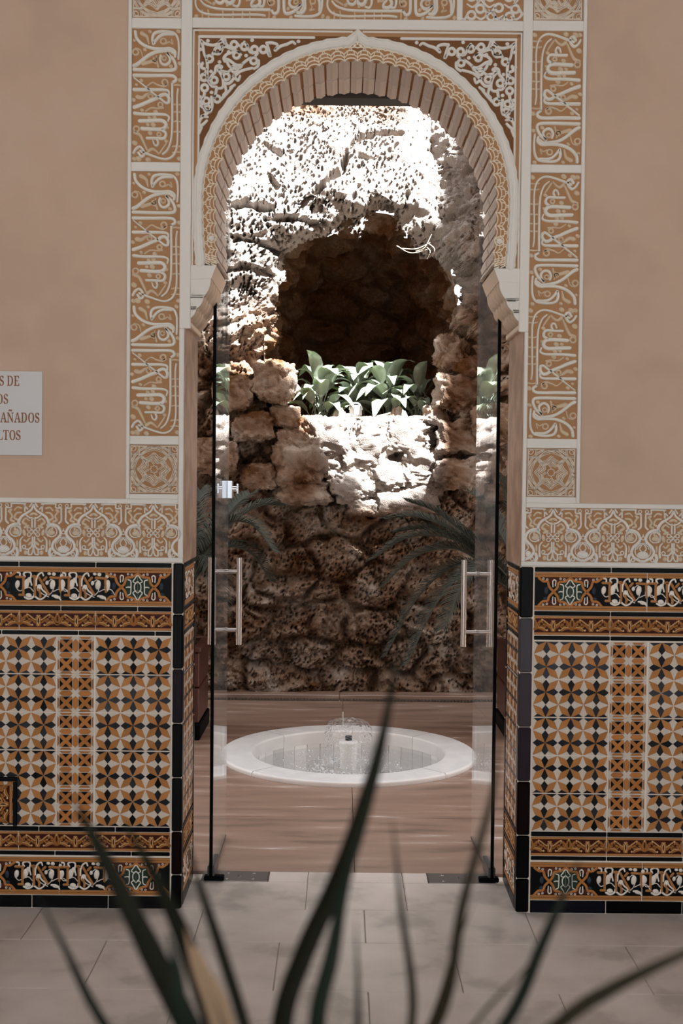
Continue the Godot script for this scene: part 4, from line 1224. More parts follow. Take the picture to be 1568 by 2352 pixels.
# ------------------------------------------------------------------ courtyard
func courtyard() -> void:
	var white := Color.WHITE
	# sub-floor with a round hole for the fountain
	var fc := Vector2(0.055, -2.53)
	var fl := Node3D.new()
	fl.name = "floor_courtyard"
	add_child(fl, true)
	fl.set_meta("kind", "structure")
	tag(fl, SETTING[fl.name][0], SETTING[fl.name][1])
	var base := Mb.new()
	base.box(Vector3(-7, -0.62, -8), Vector3(7, -0.5, -0.43), white)
	part("bedding", base, mat.grout, fl)
	var zs := [-0.431, -1.235, -2.05, -2.53, -3.0, -3.62, -4.235]
	var xs := [[-7.0, -3.4], [-3.4, -1.6], [-1.6, 0.07], [0.07, 1.75], [1.75, 3.4], [3.4, 7.0]]
	var hole := PackedVector2Array()
	for i in 64: hole.append(fc + Vector2.from_angle(TAU * i / 64) * 0.73)
	for i in zs.size() - 1:
		for k in xs.size():
			var sh := -0.045 if i >= 3 and k in [2, 3] else 0.0
			var x0: float = xs[k][0] + (sh if k == 3 else 0.0)
			var x1: float = xs[k][1] + (sh if k == 2 else 0.0)
			var polys := Geometry2D.clip_polygons(rect_of(x0 + 0.0015, zs[i + 1] + 0.0012, x1 - 0.0015, zs[i] - 0.0012), hole)
			for p in polys:
				var b := Mb.new()
				b.prism(p, -0.03, 0.0, white, 0.0)
				var o := part("slab", b, mat.red_marble, fl)
				for q in 1: pass
				o.rotation.x = -PI / 2     # drawn in x-y, laid flat
				o.scale = Vector3(1, -1, 1)
	var sk := Mb.new()
	sk.lathe(PackedVector2Array([Vector2(0.732, -0.5), Vector2(0.732, -0.002)]), 64, white, Vector3(fc.x, 0, fc.y))
	part("hole_lining", sk, mat.grout, fl)
	# drain channel and kerb at the foot of the rock
	var dr := thing("drain_channel", "narrow black slotted drain channel along the foot of the rock face", "drain", Vector3(0, 0, -4.3))
	var tr := Mb.new()
	tr.box(Vector3(-3, -0.06, -0.058), Vector3(3, -0.05, 0.062), white)
	part("trough", tr, mat.black, dr)
	var gr := Mb.new()
	for i in 150: gr.box(Vector3(-1.8 + i * 0.024, -0.012, -0.05), Vector3(-1.8 + i * 0.024 + 0.011, -0.001, 0.055), white)
	part("grate", gr, mat.dark_metal, dr)
	var kb := thing("kerb_stone", "low pale reddish kerb stone between drain and rock face", "kerb", Vector3(0, 0, -4.40))
	for i in 4:
		var b := Mb.new()
		b.box(Vector3(-3.0 + i * 1.5 + 0.001, -0.1, -0.12), Vector3(-1.5 + i * 1.5 - 0.001, 0.022, 0.04), white, 0.004)
		part("block", b, mat.red_marble, kb)
	fountain(fc)

func fountain(fc: Vector2) -> void:
	var white := Color.WHITE
	var o := thing("fountain_basin", "round white marble fountain basin sunk in the courtyard floor", "fountain", Vector3(fc.x, 0, fc.y))
	for i in 4:
		var b := Mb.new()
		var a0 := PI / 4 + i * PI / 2 + 0.0022
		var a1 := a0 + PI / 2 - 0.0044
		var prof := PackedVector2Array([Vector2(0.557, -0.05), Vector2(0.557, 0.016), Vector2(0.560, 0.024), Vector2(0.567, 0.028), Vector2(0.728, 0.028), Vector2(0.736, 0.024), Vector2(0.740, 0.016), Vector2(0.740, -0.03), Vector2(0.557, -0.05)])
		prof.reverse()
		b.lathe(prof, 40, white, Vector3.ZERO, a0, a1)
		for a in [a0, a1]:
			var d := Vector3(cos(a), 0, -sin(a))
			b.quad(d * 0.557 + Vector3(0, -0.05, 0), d * 0.74 + Vector3(0, -0.03, 0), d * 0.738 + Vector3(0, 0.022, 0), d * 0.56 + Vector3(0, 0.024, 0), white)
		part("rim_stone", b, mat.basin, o)
	for i in 40:
		var b := Mb.new()
		var a0 := TAU * i / 40.0 + 0.003
		var a1 := TAU * (i + 1) / 40.0 - 0.003
		var t := rng.randf_range(0.62, 0.98)
		var col := Color(t, t * 0.97, t * 0.93)
		var p0 := Vector3(cos(a0), 0, -sin(a0)); var p1 := Vector3(cos(a1), 0, -sin(a1))
		b.quad(p1 * 0.56 + Vector3(0, -0.34, 0), p0 * 0.56 + Vector3(0, -0.34, 0), p0 * 0.56 + Vector3(0, -0.03, 0), p1 * 0.56 + Vector3(0, -0.03, 0), col)
		b.quad(p1 * 0.56 + Vector3(0, -0.34, 0), p1 * 0.58 + Vector3(0, -0.34, 0), p1 * 0.58 + Vector3(0, -0.03, 0), p1 * 0.56 + Vector3(0, -0.03, 0), col)
		b.quad(p0 * 0.58 + Vector3(0, -0.34, 0), p0 * 0.56 + Vector3(0, -0.34, 0), p0 * 0.56 + Vector3(0, -0.03, 0), p0 * 0.58 + Vector3(0, -0.03, 0), col)
		part("wall_tile", b, mat.basin_tile, o)
	var bt := Mb.new()
	bt.lathe(PackedVector2Array([Vector2(0.64, -0.36), Vector2(0.63, -0.335), Vector2(0.0, -0.335)]), 48, white)
	bt.lathe(PackedVector2Array([Vector2(0.60, -0.36), Vector2(0.60, -0.03)]), 48, white)
	part("basin_bottom", bt, mat.basin, o)
	var pd := Mb.new()
	pd.lathe(PackedVector2Array([Vector2(0.048, -0.335), Vector2(0.046, -0.10), Vector2(0.050, 0.03), Vector2(0.056, 0.062), Vector2(0.0575, 0.076), Vector2(0.053, 0.086), Vector2(0.03, 0.089), Vector2(0.0, 0.089)]), 28, white)
	part("pedestal", pd, mat.basin, o)
	var nz := Mb.new()
	nz.lathe(PackedVector2Array([Vector2(0.0195, 0.086), Vector2(0.0195, 0.112), Vector2(0.017, 0.114), Vector2(0.0, 0.114)]), 20, white)
	part("nozzle", nz, mat.black, o)
	var wt := Mb.new()
	var rr := noise(FastNoiseLite.TYPE_SIMPLEX, 9.0, 3, 5)
	var nr := 40
	var na := 96
	for i in nr + 1:
		for k in na:
			var r := 0.558 * i / nr
			var a := TAU * k / na
			var p := Vector3(r * cos(a), 0, r * sin(a))
			p.y = -0.072 + 0.007 * rr.get_noise_3d(p.x, 0, p.z) * (1.6 - i / float(nr)) + 0.002 * sin(r * 90.0) * exp(-absf(r - 0.14) * 9.0)
			wt.vert(p, Vector3.UP, white)
	for i in nr:
		for k in na:
			var a := i * na + k
			var b := i * na + (k + 1) % na
			wt.ix.append(a); wt.ix.append(b); wt.ix.append(b + na)
			wt.ix.append(a); wt.ix.append(b + na); wt.ix.append(a + na)
	for i in nr + 1:
		for k in na:
			var t1 := wt.v[i * na + (k + 1) % na] - wt.v[i * na + (k + na - 1) % na]
			var t2 := wt.v[mini(i + 1, nr) * na + k] - wt.v[maxi(i - 1, 0) * na + k]
			var nn := t2.cross(t1)
			if nn.length() > 1e-9: wt.n[i * na + k] = nn.normalized() * signf(nn.y)
	var w := part("fountain_water", wt, mat.water, null, Vector3(fc.x, 0, fc.y))
	tag(w, "clear rippling water standing in the round basin", "water", "", "stuff")
	# the bell of falling water round the nozzle
	var bl := Mb.new()
	var prof := PackedVector2Array([Vector2(0.018, 0.114), Vector2(0.03, 0.17), Vector2(0.055, 0.198), Vector2(0.085, 0.205), Vector2(0.112, 0.193), Vector2(0.130, 0.165), Vector2(0.139, 0.12), Vector2(0.142, 0.06), Vector2(0.141, 0.0), Vector2(0.139, -0.04), Vector2(0.137, -0.072)])
	var fine := PackedVector2Array()
	for i in prof.size() - 1:
		for k in 4: fine.append(prof[i].lerp(prof[i + 1], k / 4.0))
	fine.append(prof[prof.size() - 1])
	bl.lathe(fine, 72, white)
	var bn := noise(FastNoiseLite.TYPE_SIMPLEX, 14.0, 2, 9)
	for i in bl.v.size():
		var p := bl.v[i]
		var d := Vector3(p.x, 0, p.z)
		var k := bn.get_noise_3d(p.x, p.y * 0.35, p.z)
		bl.v[i] += d.normalized() * k * 0.012 * clampf(d.length() * 8.0, 0, 1)
		bl.n[i] = (bl.n[i] + Vector3(bn.get_noise_3d(p.x * 2 + 9, p.y, p.z * 2), 0.3 * k, bn.get_noise_3d(p.x * 2, p.y + 7, p.z * 2)) * 0.5).normalized()
	var be := part("water_bell", bl, mat.bell, null, Vector3(fc.x, 0, fc.y))
	tag(be, "transparent dome of water falling round the black nozzle of the fountain", "water jet")
	var fm := Mb.new()
	for i in 420:
		var a := rng.randf() * TAU
		var r := 0.137 + absf(rng.randfn(0, 0.07)) if i < 300 else rng.randf_range(0.15, 0.5)
		if r > 0.54: continue
		var c := Vector3(cos(a) * r, -0.070 + rng.randf_range(-0.002, 0.004), sin(a) * r)
		if i % 9 == 0: c.y += rng.randf() * rng.randf() * 0.09
		var q := rng.randf_range(0.0018, 0.0058)
		fm.lathe(PackedVector2Array([Vector2(0, q), Vector2(q * 0.7, q * 0.7), Vector2(q, 0), Vector2(q * 0.7, -q * 0.7), Vector2(0, -q)]), 7, white, c)
	var f := part("foam", fm, mat.foam, null, Vector3(fc.x, 0, fc.y))
	tag(f, "white bubbles and splashing drops where the water bell meets the pool", "foam", "", "stuff")

# ------------------------------------------------------------------ rock face
var n_warp: FastNoiseLite
var n_big: FastNoiseLite
var n_mid: FastNoiseLite
var n_fine: FastNoiseLite
var n_cell: FastNoiseLite
var n_bed: FastNoiseLite
var n_tone: FastNoiseLite

func rock_noises() -> void:
	n_warp = noise(FastNoiseLite.TYPE_SIMPLEX, 1.7, 2, 71)
	n_big = noise(FastNoiseLite.TYPE_SIMPLEX, 1.1, 3, 72, FastNoiseLite.FRACTAL_RIDGED)
	n_mid = noise(FastNoiseLite.TYPE_SIMPLEX, 7.0, 4, 73)
	n_bed = noise(FastNoiseLite.TYPE_SIMPLEX, 1.9, 4, 77)
	n_fine = noise(FastNoiseLite.TYPE_SIMPLEX, 24.0, 3, 74)
	n_cell = noise(FastNoiseLite.TYPE_CELLULAR, 2.6, 1, 75)
	n_cell.cellular_return_type = FastNoiseLite.RETURN_DISTANCE2_SUB
	n_cell.cellular_distance_function = FastNoiseLite.DISTANCE_EUCLIDEAN
	n_tone = noise(FastNoiseLite.TYPE_SIMPLEX, 2.3, 4, 76)

# clefts and ledges of the upper rock: points x, y; then half width and depth
var clefts := [
	[[0.42, 4.22, 0.28, 4.22, 0.12, 4.16, 0.02, 4.05, -0.02, 3.91, -0.15, 3.81, -0.26, 3.68, -0.32, 3.59], 0.030, 0.13],
	[[0.44, 4.17, 0.34, 4.07, 0.22, 4.01, 0.12, 4.02], 0.018, 0.07], [[-0.92, 3.61, -0.74, 3.64, -0.55, 3.59], 0.04, 0.13], [[-0.58, 3.51, -0.36, 3.53, -0.15, 3.49], 0.03, 0.12],
	[[-0.80, 3.38, -0.61, 3.34, -0.46, 3.28], 0.035, 0.12], [[-0.90, 3.14, -0.75, 3.17, -0.58, 3.14], 0.03, 0.10], [[0.10, 3.80, 0.05, 3.62], 0.014, 0.06], [[-0.55, 3.84, -0.50, 3.76], 0.02, 0.07], [[0.47, 3.74, 0.46, 3.68], 0.015, 0.07], [[-0.60, 4.10, -0.48, 4.0], 0.025, 0.07]]

func rock_base(x: float, y: float) -> float:
	var wx := n_warp.get_noise_2d(x, y) * 0.16
	var wy := n_warp.get_noise_2d(x + 31.0, y - 17.0) * 0.12
	# the general lie of the face: leaning back at the foot, swelling over the cave, falling away above
	var z := -4.60
	z -= 0.10 * smoothstep(0.2, 1.6, y)
	z += 0.17 * smoothstep(2.5, 3.5, y + 0.18 * x) - 0.60 * smoothstep(3.4, 5.4, y)
	z += 0.10 * smoothstep(0.1, -0.9, x) * smoothstep(3.6, 2.6, y)
	z += 0.42 * smoothstep(0.66, 1.2, x + wx * 0.6) * smoothstep(1.4, 2.3, y)
	# dip towards the mouth of the cave
	var cx := (x - 0.13 + wx * 0.9) / 0.66
	var cy := (y - 2.66 + wy * 1.1) / (0.86 if y > 2.66 else 0.9)
	if y > 2.03:
		var rad := pow(pow(absf(cx), 2.5) + pow(absf(cy), 2.5), 0.4)
		z -= 0.16 * smoothstep(1.25, 1.0, rad)
	return z

func in_cave(x: float, y: float) -> bool:
	var wx := n_warp.get_noise_2d(x, y) * 0.14 + n_mid.get_noise_2d(x, y) * 0.05
	var wy := n_warp.get_noise_2d(x + 31.0, y - 17.0) * 0.14 + n_fine.get_noise_2d(x * 0.6, y * 0.6) * 0.04
	return y > 2.055 and pow(absf((x - 0.13 + wx) / 0.66), 2.5) + pow(absf((y - 2.66 + wy) / (0.86 if y > 2.66 else 0.9)), 2.5) < 1.0

func rock_point(x: float, y: float) -> Vector3:
	var z := rock_base(x, y)
	var gx := (rock_base(x + 0.02, y) - z) / 0.02
	var gy := (rock_base(x, y + 0.02) - z) / 0.02
	var nn := Vector3(-gx, -gy, 1.0).normalized()
	var wx := n_warp.get_noise_3d(x, y, z)
	var wy := n_warp.get_noise_3d(x + 31.0, y - 17.0, z)
	var low := smoothstep(3.0, 2.2, y)
	var calm := smoothstep(2.85, 3.35, y + 0.3 * maxf(x, 0.0) + 0.35 * maxf(-x, 0.0)) * (1.0 - smoothstep(0.62, 0.9, x)) * smoothstep(-4.95, -4.8, z)      # the pale sunlit swelling over the cave
	var h := 0.0
	# blocks parted by joints, beds of ledges that dip to the left
	var crack := n_cell.get_noise_3d(x + wx * 0.16, y * 1.5 + wy * 0.14, z) + 1.0
	h += (smoothstep(0.0, 0.24, crack) * 0.6 + minf(crack, 0.8) * 0.35 - 0.6) * lerpf(0.07, 0.20, low) * (1.0 - 0.8 * calm)
	var bed := n_bed.get_noise_3d(x * 0.9 + wx * 0.25, (y + x * 0.22) * 3.0 + wy * 0.5, z)
	h += bed * lerpf(0.05, 0.105, low) * (1.0 - 0.7 * calm)
	h += n_big.get_noise_3d(x + wx * 0.15, y * 1.2 + wy * 0.15, z) * lerpf(0.08, 0.05, calm)
	h += n_mid.get_noise_3d(x + wx * 0.06, y * 1.35, z) * lerpf(0.06, 0.013, calm)
	var fn := n_fine.get_noise_3d(x, y, z)
	var steep := smoothstep(0.12, 0.55, nn.z)
	h += fn * lerpf(0.022, 0.0035, calm) * steep
	h += n_fine.get_noise_3d(x * 2.7 + 40.0, y * 2.7, z * 2.7) * lerpf(0.009, 0.0016, calm) * steep
	# pits: small holes, drawn out along a steep slant on that pale rock, few on its right half
	var patchy := 0.24 + n_tone.get_noise_3d(x * 0.9 + 7.0, y * 0.9, z) * 0.6 + 0.30 * smoothstep(0.15, 0.75, x + (y - 3.6) * 0.25)
	var slant := n_fine.get_noise_3d((x - y * 0.3) * 1.7, y * lerpf(1.0, 0.75, calm) + 20.0, z)
	h -= smoothstep(0.14 + 0.5 * maxf(patchy, -0.1), 0.46 + 0.5 * maxf(patchy, -0.1), slant) * lerpf(0.07, 0.12, calm) * steep
	for c in clefts:
		var p: Array = c[0]
		var best := 9.0
		for i in range(0, p.size() - 2, 2):
			var q := Vector2(x, y)
			best = minf(best, q.distance_to(Geometry2D.get_closest_point_to_segment(q, Vector2(p[i], p[i + 1]), Vector2(p[i + 2], p[i + 3]))))
		if best < 0.2: h -= float(c[2]) * smoothstep(float(c[1]), 0.0, best + n_big.get_noise_2d(x * 3.0, y * 3.0) * 0.022)
	return Vector3(x, y, z) + nn * h

func rock_tone(x: float, y: float, z: float) -> Color:
	var t := n_tone.get_noise_3d(x, y, z) * 0.75 + 0.5 + n_fine.get_noise_3d(x * 0.8, y * 0.8, z * 0.8) * 0.35
	var a := seen(86, 58, 38, 0.62)
	var b := seen(126, 104, 87, 0.62)
	var c := seen(155, 142, 130, 0.66)
	var col := a.lerp(b, smoothstep(0.05, 0.5, t)).lerp(c, smoothstep(0.5, 0.95, t))
	col = col.lerp(seen(150, 143, 137, 0.75), 0.85 * smoothstep(2.95, 3.4, y + 0.3 * clampf(x, 0.0, 0.9) + 0.4 * maxf(-x, 0.0)) * smoothstep(-4.9, -4.75, z))  # pale crust over the cave, spread left so the colour looks sunlit
	col = col.lerp(seen(150, 143, 137, 0.75), 0.7 * smoothstep(-0.24, -0.06, x + 0.25 * (y - 1.7)) * smoothstep(0.8, 0.66, x) * smoothstep(1.3, 1.45, y) * smoothstep(2.12, 2.08, y))  # paler stones where sun falls on the planter wall, painted into the colour
	return col.lerp(seen(96, 60, 34, 0.7), 0.75 * smoothstep(-5.0, -5.4, z))  # colour turned dark brown deep in the cave to deepen its shade

func rocks() -> void:
	rock_noises()
	var o := thing("rock_face", "rough brown and cream rock face with a dark cave, closing the courtyard", "rock")
	var xs := PackedFloat32Array()
	var x := -2.7
	while x < 2.75:
		xs.append(x)
		x += 0.0085 if absf(x) < 1.45 else 0.035
	var ys := PackedFloat32Array()
	var y := -0.05
	while y < 5.4:
		ys.append(y)
		y += 0.0085 if y < 4.75 else 0.03
	var nx := xs.size()
	var ny := ys.size()
	var b := Mb.new()
	b.v.resize(nx * ny); b.n.resize(nx * ny); b.c.resize(nx * ny)
	for i in nx:
		for j in ny:
			var p := rock_point(xs[i], ys[j])
			b.v[i * ny + j] = p
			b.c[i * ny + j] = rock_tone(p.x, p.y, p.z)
	b.ix.resize((nx - 1) * (ny - 1) * 6)
	var w := 0
	var holes := PackedByteArray()
	holes.resize(nx * ny)
	for i in nx:
		for j in ny: holes[i * ny + j] = 1 if absf(xs[i] - 0.13) < 1.1 and ys[j] > 2.0 and ys[j] < 3.9 and in_cave(xs[i], ys[j]) else 0
	for i in nx - 1:
		for j in ny - 1:
			var a := i * ny + j
			if holes[a] + holes[a + 1] + holes[a + ny] + holes[a + ny + 1] > 0: continue
			b.ix[w] = a; b.ix[w + 1] = a + 1; b.ix[w + 2] = a + ny + 1
			b.ix[w + 3] = a; b.ix[w + 4] = a + ny + 1; b.ix[w + 5] = a + ny
			w += 6
	b.ix.resize(w)
	for i in nx:
		for j in ny:
			var t := b.v[mini(i + 1, nx - 1) * ny + j] - b.v[maxi(i - 1, 0) * ny + j]
			var u := b.v[i * ny + mini(j + 1, ny - 1)] - b.v[i * ny + maxi(j - 1, 0)]
			b.n[i * ny + j] = t.cross(u).normalized()
	part("cliff", b, mat.rock, o)
	# the hollow of the cave: a bowl that runs back behind the broken edge of its mouth
	var bw := Mb.new()
	var na := 300
	var ns := 150
	for i in na + 1:
		var th := TAU * (i % na) / na
		var cs := cos(th)
		var sn := sin(th)
		var sup := 1.0 / pow(pow(absf(cs), 2.5) + pow(absf(sn), 2.5), 0.4)
		for j in ns + 1:
			var f := float(j) / ns
			var rho := 1.10 * pow(cos(f * PI * 0.5), 0.55)
			var p := Vector3(0.13 + cs * sup * rho * 0.66, 2.66 + sn * sup * rho * 0.86, -4.66 - 1.55 * sin(f * PI * 0.5))
			var inward := Vector3(-cs * (1.0 - f), -sn * (1.0 - f), f + 0.25).normalized()
			var cr := n_cell.get_noise_3d(p.x, p.y * 1.7, p.z) + 1.0
			var h := (smoothstep(0.0, 0.3, cr) * 0.5 + minf(cr, 0.8) * 0.3 - 0.5) * 0.16 + n_big.get_noise_3d(p.x, p.y * 1.6, p.z) * 0.12 + n_mid.get_noise_3d(p.x, p.y * 1.4, p.z) * 0.05 + n_fine.get_noise_3d(p.x, p.y, p.z) * 0.014
			p += inward * h * smoothstep(0.0, 0.12, f)
			bw.vert(p, inward, rock_tone(p.x, p.y, p.z - 0.35) * 0.8)  # rock colour pushed darker to stand in for cave shade
	for i in na:
		for j in ns:
			var a := i * (ns + 1) + j
			bw.ix.append(a); bw.ix.append(a + 1); bw.ix.append(a + ns + 2)
			bw.ix.append(a); bw.ix.append(a + ns + 2); bw.ix.append(a + ns + 1)
	for i in na + 1:
		for j in ns + 1:
			var t2 := bw.v[((i + 1) % na) * (ns + 1) + j] - bw.v[((i + na - 1) % na) * (ns + 1) + j]
			var u2 := bw.v[i * (ns + 1) + mini(j + 1, ns)] - bw.v[i * (ns + 1) + maxi(j - 1, 0)]
			var n2 := t2.cross(u2)
			if n2.length() > 1e-9:
				n2 = n2.normalized()
				bw.n[i * (ns + 1) + j] = n2 if n2.dot(bw.n[i * (ns + 1) + j]) > 0 else -n2
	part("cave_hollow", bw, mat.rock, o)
	# loose boulders and the stones of the planter wall, bedded in the face: centre, half sizes
	var list := [
		[-0.50, 2.32, -4.52, 0.15, 0.16, 0.16], [-0.31, 1.76, -4.50, 0.19, 0.21, 0.15], [0.88, 2.24, -4.55, 0.20, 0.16, 0.18], [-0.62, 1.62, -4.52, 0.15, 0.10, 0.13], [-0.66, 1.98, -4.52, 0.17, 0.11, 0.14],
		[-0.08, 1.92, -4.58, 0.21, 0.14, 0.14], [0.17, 1.80, -4.57, 0.22, 0.16, 0.14], [0.47, 1.92, -4.58, 0.25, 0.14, 0.14], [0.34, 1.64, -4.57, 0.19, 0.14, 0.14], [0.58, 1.70, -4.57, 0.20, 0.16, 0.14], [0.09, 1.56, -4.57, 0.19, 0.13, 0.13], [0.45, 1.46, -4.58, 0.26, 0.13, 0.13], [-0.06, 1.73, -4.60, 0.14, 0.12, 0.12], [0.24, 1.98, -4.60, 0.16, 0.08, 0.14],
		[0.19, 1.40, -4.56, 0.15, 0.08, 0.10], [0.86, 1.92, -4.50, 0.19, 0.13, 0.14], [0.88, 1.66, -4.42, 0.20, 0.12, 0.14], [-0.28, 1.50, -4.55, 0.20, 0.09, 0.12], [-0.80, 2.22, -4.50, 0.15, 0.13, 0.14], [0.70, 2.08, -4.58, 0.10, 0.08, 0.1], [-0.42, 2.06, -4.54, 0.12, 0.09, 0.12],
		[-0.95, 1.75, -4.45, 0.17, 0.14, 0.14], [1.1, 2.02, -4.25, 0.16, 0.13, 0.14], [0.80, 2.56, -4.62, 0.13, 0.13, 0.12], [0.3, 2.02, -4.66, 0.18, 0.06, 0.13], [-0.02, 2.015, -4.66, 0.18, 0.055, 0.13], [-0.26, 2.02, -4.65, 0.14, 0.06, 0.13], [0.56, 2.02, -4.65, 0.16, 0.06, 0.13]]
	for s in list: part("stone", boulder(Vector3(s[0], s[1], s[2]), Vector3(s[3], s[4], s[5])), mat.rock, o)

func boulder(c: Vector3, r: Vector3) -> Mb:
	var b := Mb.new()
	var nu := 72
	var nv := 48
	for i in nu + 1:
		for j in nv + 1:
			var a := TAU * (i % nu) / nu
			var e := PI * (float(j) / nv - 0.5)
			var d := Vector3(cos(e) * cos(a), sin(e), cos(e) * sin(a))
			d = Vector3(signf(d.x) * pow(absf(d.x), 0.62), signf(d.y) * pow(absf(d.y), 0.62), signf(d.z) * pow(absf(d.z), 0.62)) * 0.86
			var p := c + d * r
			var k := 1.0 + 0.34 * n_big.get_noise_3d(p.x * 2.2, p.y * 2.2, p.z * 2.2) + 0.24 * n_mid.get_noise_3d(p.x, p.y * 1.3, p.z) + 0.14 * n_fine.get_noise_3d(p.x, p.y, p.z) - 0.2 * maxf(0.0, n_fine.get_noise_3d(p.x * 0.8 + 9.0, p.y * 0.8, p.z * 0.8) - 0.2)
			p = c + d * r * k
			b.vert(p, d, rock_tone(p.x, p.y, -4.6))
	for i in nu:
		for j in nv:
			var a := i * (nv + 1) + j
			b.ix.append(a); b.ix.append(a + 1); b.ix.append(a + nv + 2)
			b.ix.append(a); b.ix.append(a + nv + 2); b.ix.append(a + nv + 1)
	for i in nu + 1:
		for j in nv + 1:
			var t := b.v[((i + 1) % nu) * (nv + 1) + j] - b.v[((i + nu - 1) % nu) * (nv + 1) + j]
			var u := b.v[i * (nv + 1) + mini(j + 1, nv)] - b.v[i * (nv + 1) + maxi(j - 1, 0)]
			var nn := t.cross(u)
			if nn.length() > 1e-10:
				nn = nn.normalized()
				b.n[i * (nv + 1) + j] = nn if nn.dot(b.v[i * (nv + 1) + j] - c) > 0 else -nn
	return b

# ------------------------------------------------------------------ plants
func leaf_shape(p: Vector3, dir: Vector3, up: Vector3, length: float, width: float, droop: float, fold: float, col: Color, petiole := 0.0) -> Mb:
	var b := Mb.new()
	var n := 11
	var side := dir.cross(up).normalized()
	var nrm := side.cross(dir).normalized()
	var first := 0
	if petiole > 0:
		var q := p - dir * petiole * 0.5 - Vector3(0, petiole * 0.85, 0)
		b.tube(curve3(PackedVector3Array([q, p - dir * petiole * 0.3 - Vector3(0, petiole * 0.3, 0), p]), 3), 0.0035, 6, col * 1.15)
		first = b.v.size()
	for i in n + 1:
		var f := float(i) / n
		var ctr := p + dir * length * f + nrm * (0.22 * length * sin(f * PI * 0.8)) - Vector3(0, droop * length * f * f, 0)
		var w := width * 0.5 * pow(sin(PI * pow(minf(f, 0.999), 0.72)), 0.85)
		for k in 5:
			var u := (k - 2) / 2.0
			var tint := col * (1.25 if k == 2 else rng.randf_range(0.92, 1.06))
			b.vert(ctr + side * u * w + nrm * (absf(u) * w * fold + 0.0025 * sin(f * 26.0) * absf(u)), nrm, tint)
	for i in n:
		for k in 4:
			var a := first + i * 5 + k
			b.ix.append(a); b.ix.append(a + 1); b.ix.append(a + 6)
			b.ix.append(a); b.ix.append(a + 6); b.ix.append(a + 5)
	grid_normals(b, first, n + 1, 5, nrm)
	return b

func lily(label: String, at: Vector3, count: int, size: float, spread: float, group: String) -> void:
	var o := thing("leafy_plant", label, "plant", at, group)
	for i in count:
		var a := TAU * i * 0.382 + rng.randf() * 0.5
		var tier := float(i) / count
		var out := Vector3(cos(a), 0, sin(a))
		var rise := lerpf(0.05, 0.24, tier) * size * rng.randf_range(0.8, 1.2)
		var dir := (out * rng.randf_range(0.6, 1.0) + Vector3(0, lerpf(0.15, 1.0, tier) * rng.randf_range(0.3, 1.3), 0)).normalized()
		var g := rng.randf_range(0.8, 1.25)
		var len := rng.randf_range(0.19, 0.33) * size
		var b := leaf_shape(out * spread * lerpf(1.0, 0.4, tier) * rng.randf_range(0.4, 1.3) + Vector3(0, rise, 0), dir, Vector3.UP, len, len * rng.randf_range(0.30, 0.42), rng.randf_range(0.25, 0.75), rng.randf_range(0.1, 0.35), Color(0.20 * g, 0.225 * g, 0.165 * g), rise)
		part("leaf", b, mat.lily, o)

func frond(o: Node3D, q: PackedVector3Array, leaf_len: float, col: Color) -> void:
	var b := Mb.new()
	var path := curve3(q, 17)
	var m := path.size()
	b.tube(path, 0.009, 6, col * 1.3, 0.003)
	for i in range(int(m * 0.16), m):
		var f := float(i) / (m - 1)
		var t := (path[mini(i + 1, m - 1)] - path[maxi(i - 1, 0)]).normalized()
		var s := t.cross(Vector3.UP).normalized()
		var up := s.cross(t).normalized()
		var len := leaf_len * pow(sin(PI * lerpf(0.16, 0.93, f)), 0.6)
		for side in [-1.0, 1.0]:
			for k in 2:
				var p := path[i] + (path[mini(i + 1, m - 1)] - path[i]) * 0.5 * k
				var d: Vector3 = (s * side * 0.86 + t * (0.55 + 0.25 * f) + up * 0.34).normalized()
				d = (d + Vector3(rng.randf_range(-0.06, 0.06), rng.randf_range(-0.06, 0.06), rng.randf_range(-0.06, 0.06))).normalized()
				var e := p + d * len * 0.6
				var tip := p + d * len * rng.randf_range(0.92, 1.05) - Vector3(0, len * 0.16, 0)
				var wv := t * 0.0036
				var g := col * rng.randf_range(0.75, 1.25)
				b.quad(p - wv, p + wv, e + wv * 0.8, e - wv * 0.8, g)
				b.tri(e - wv * 0.8, e + wv * 0.8, tip, g)
	part("frond", b, mat.palm, o)

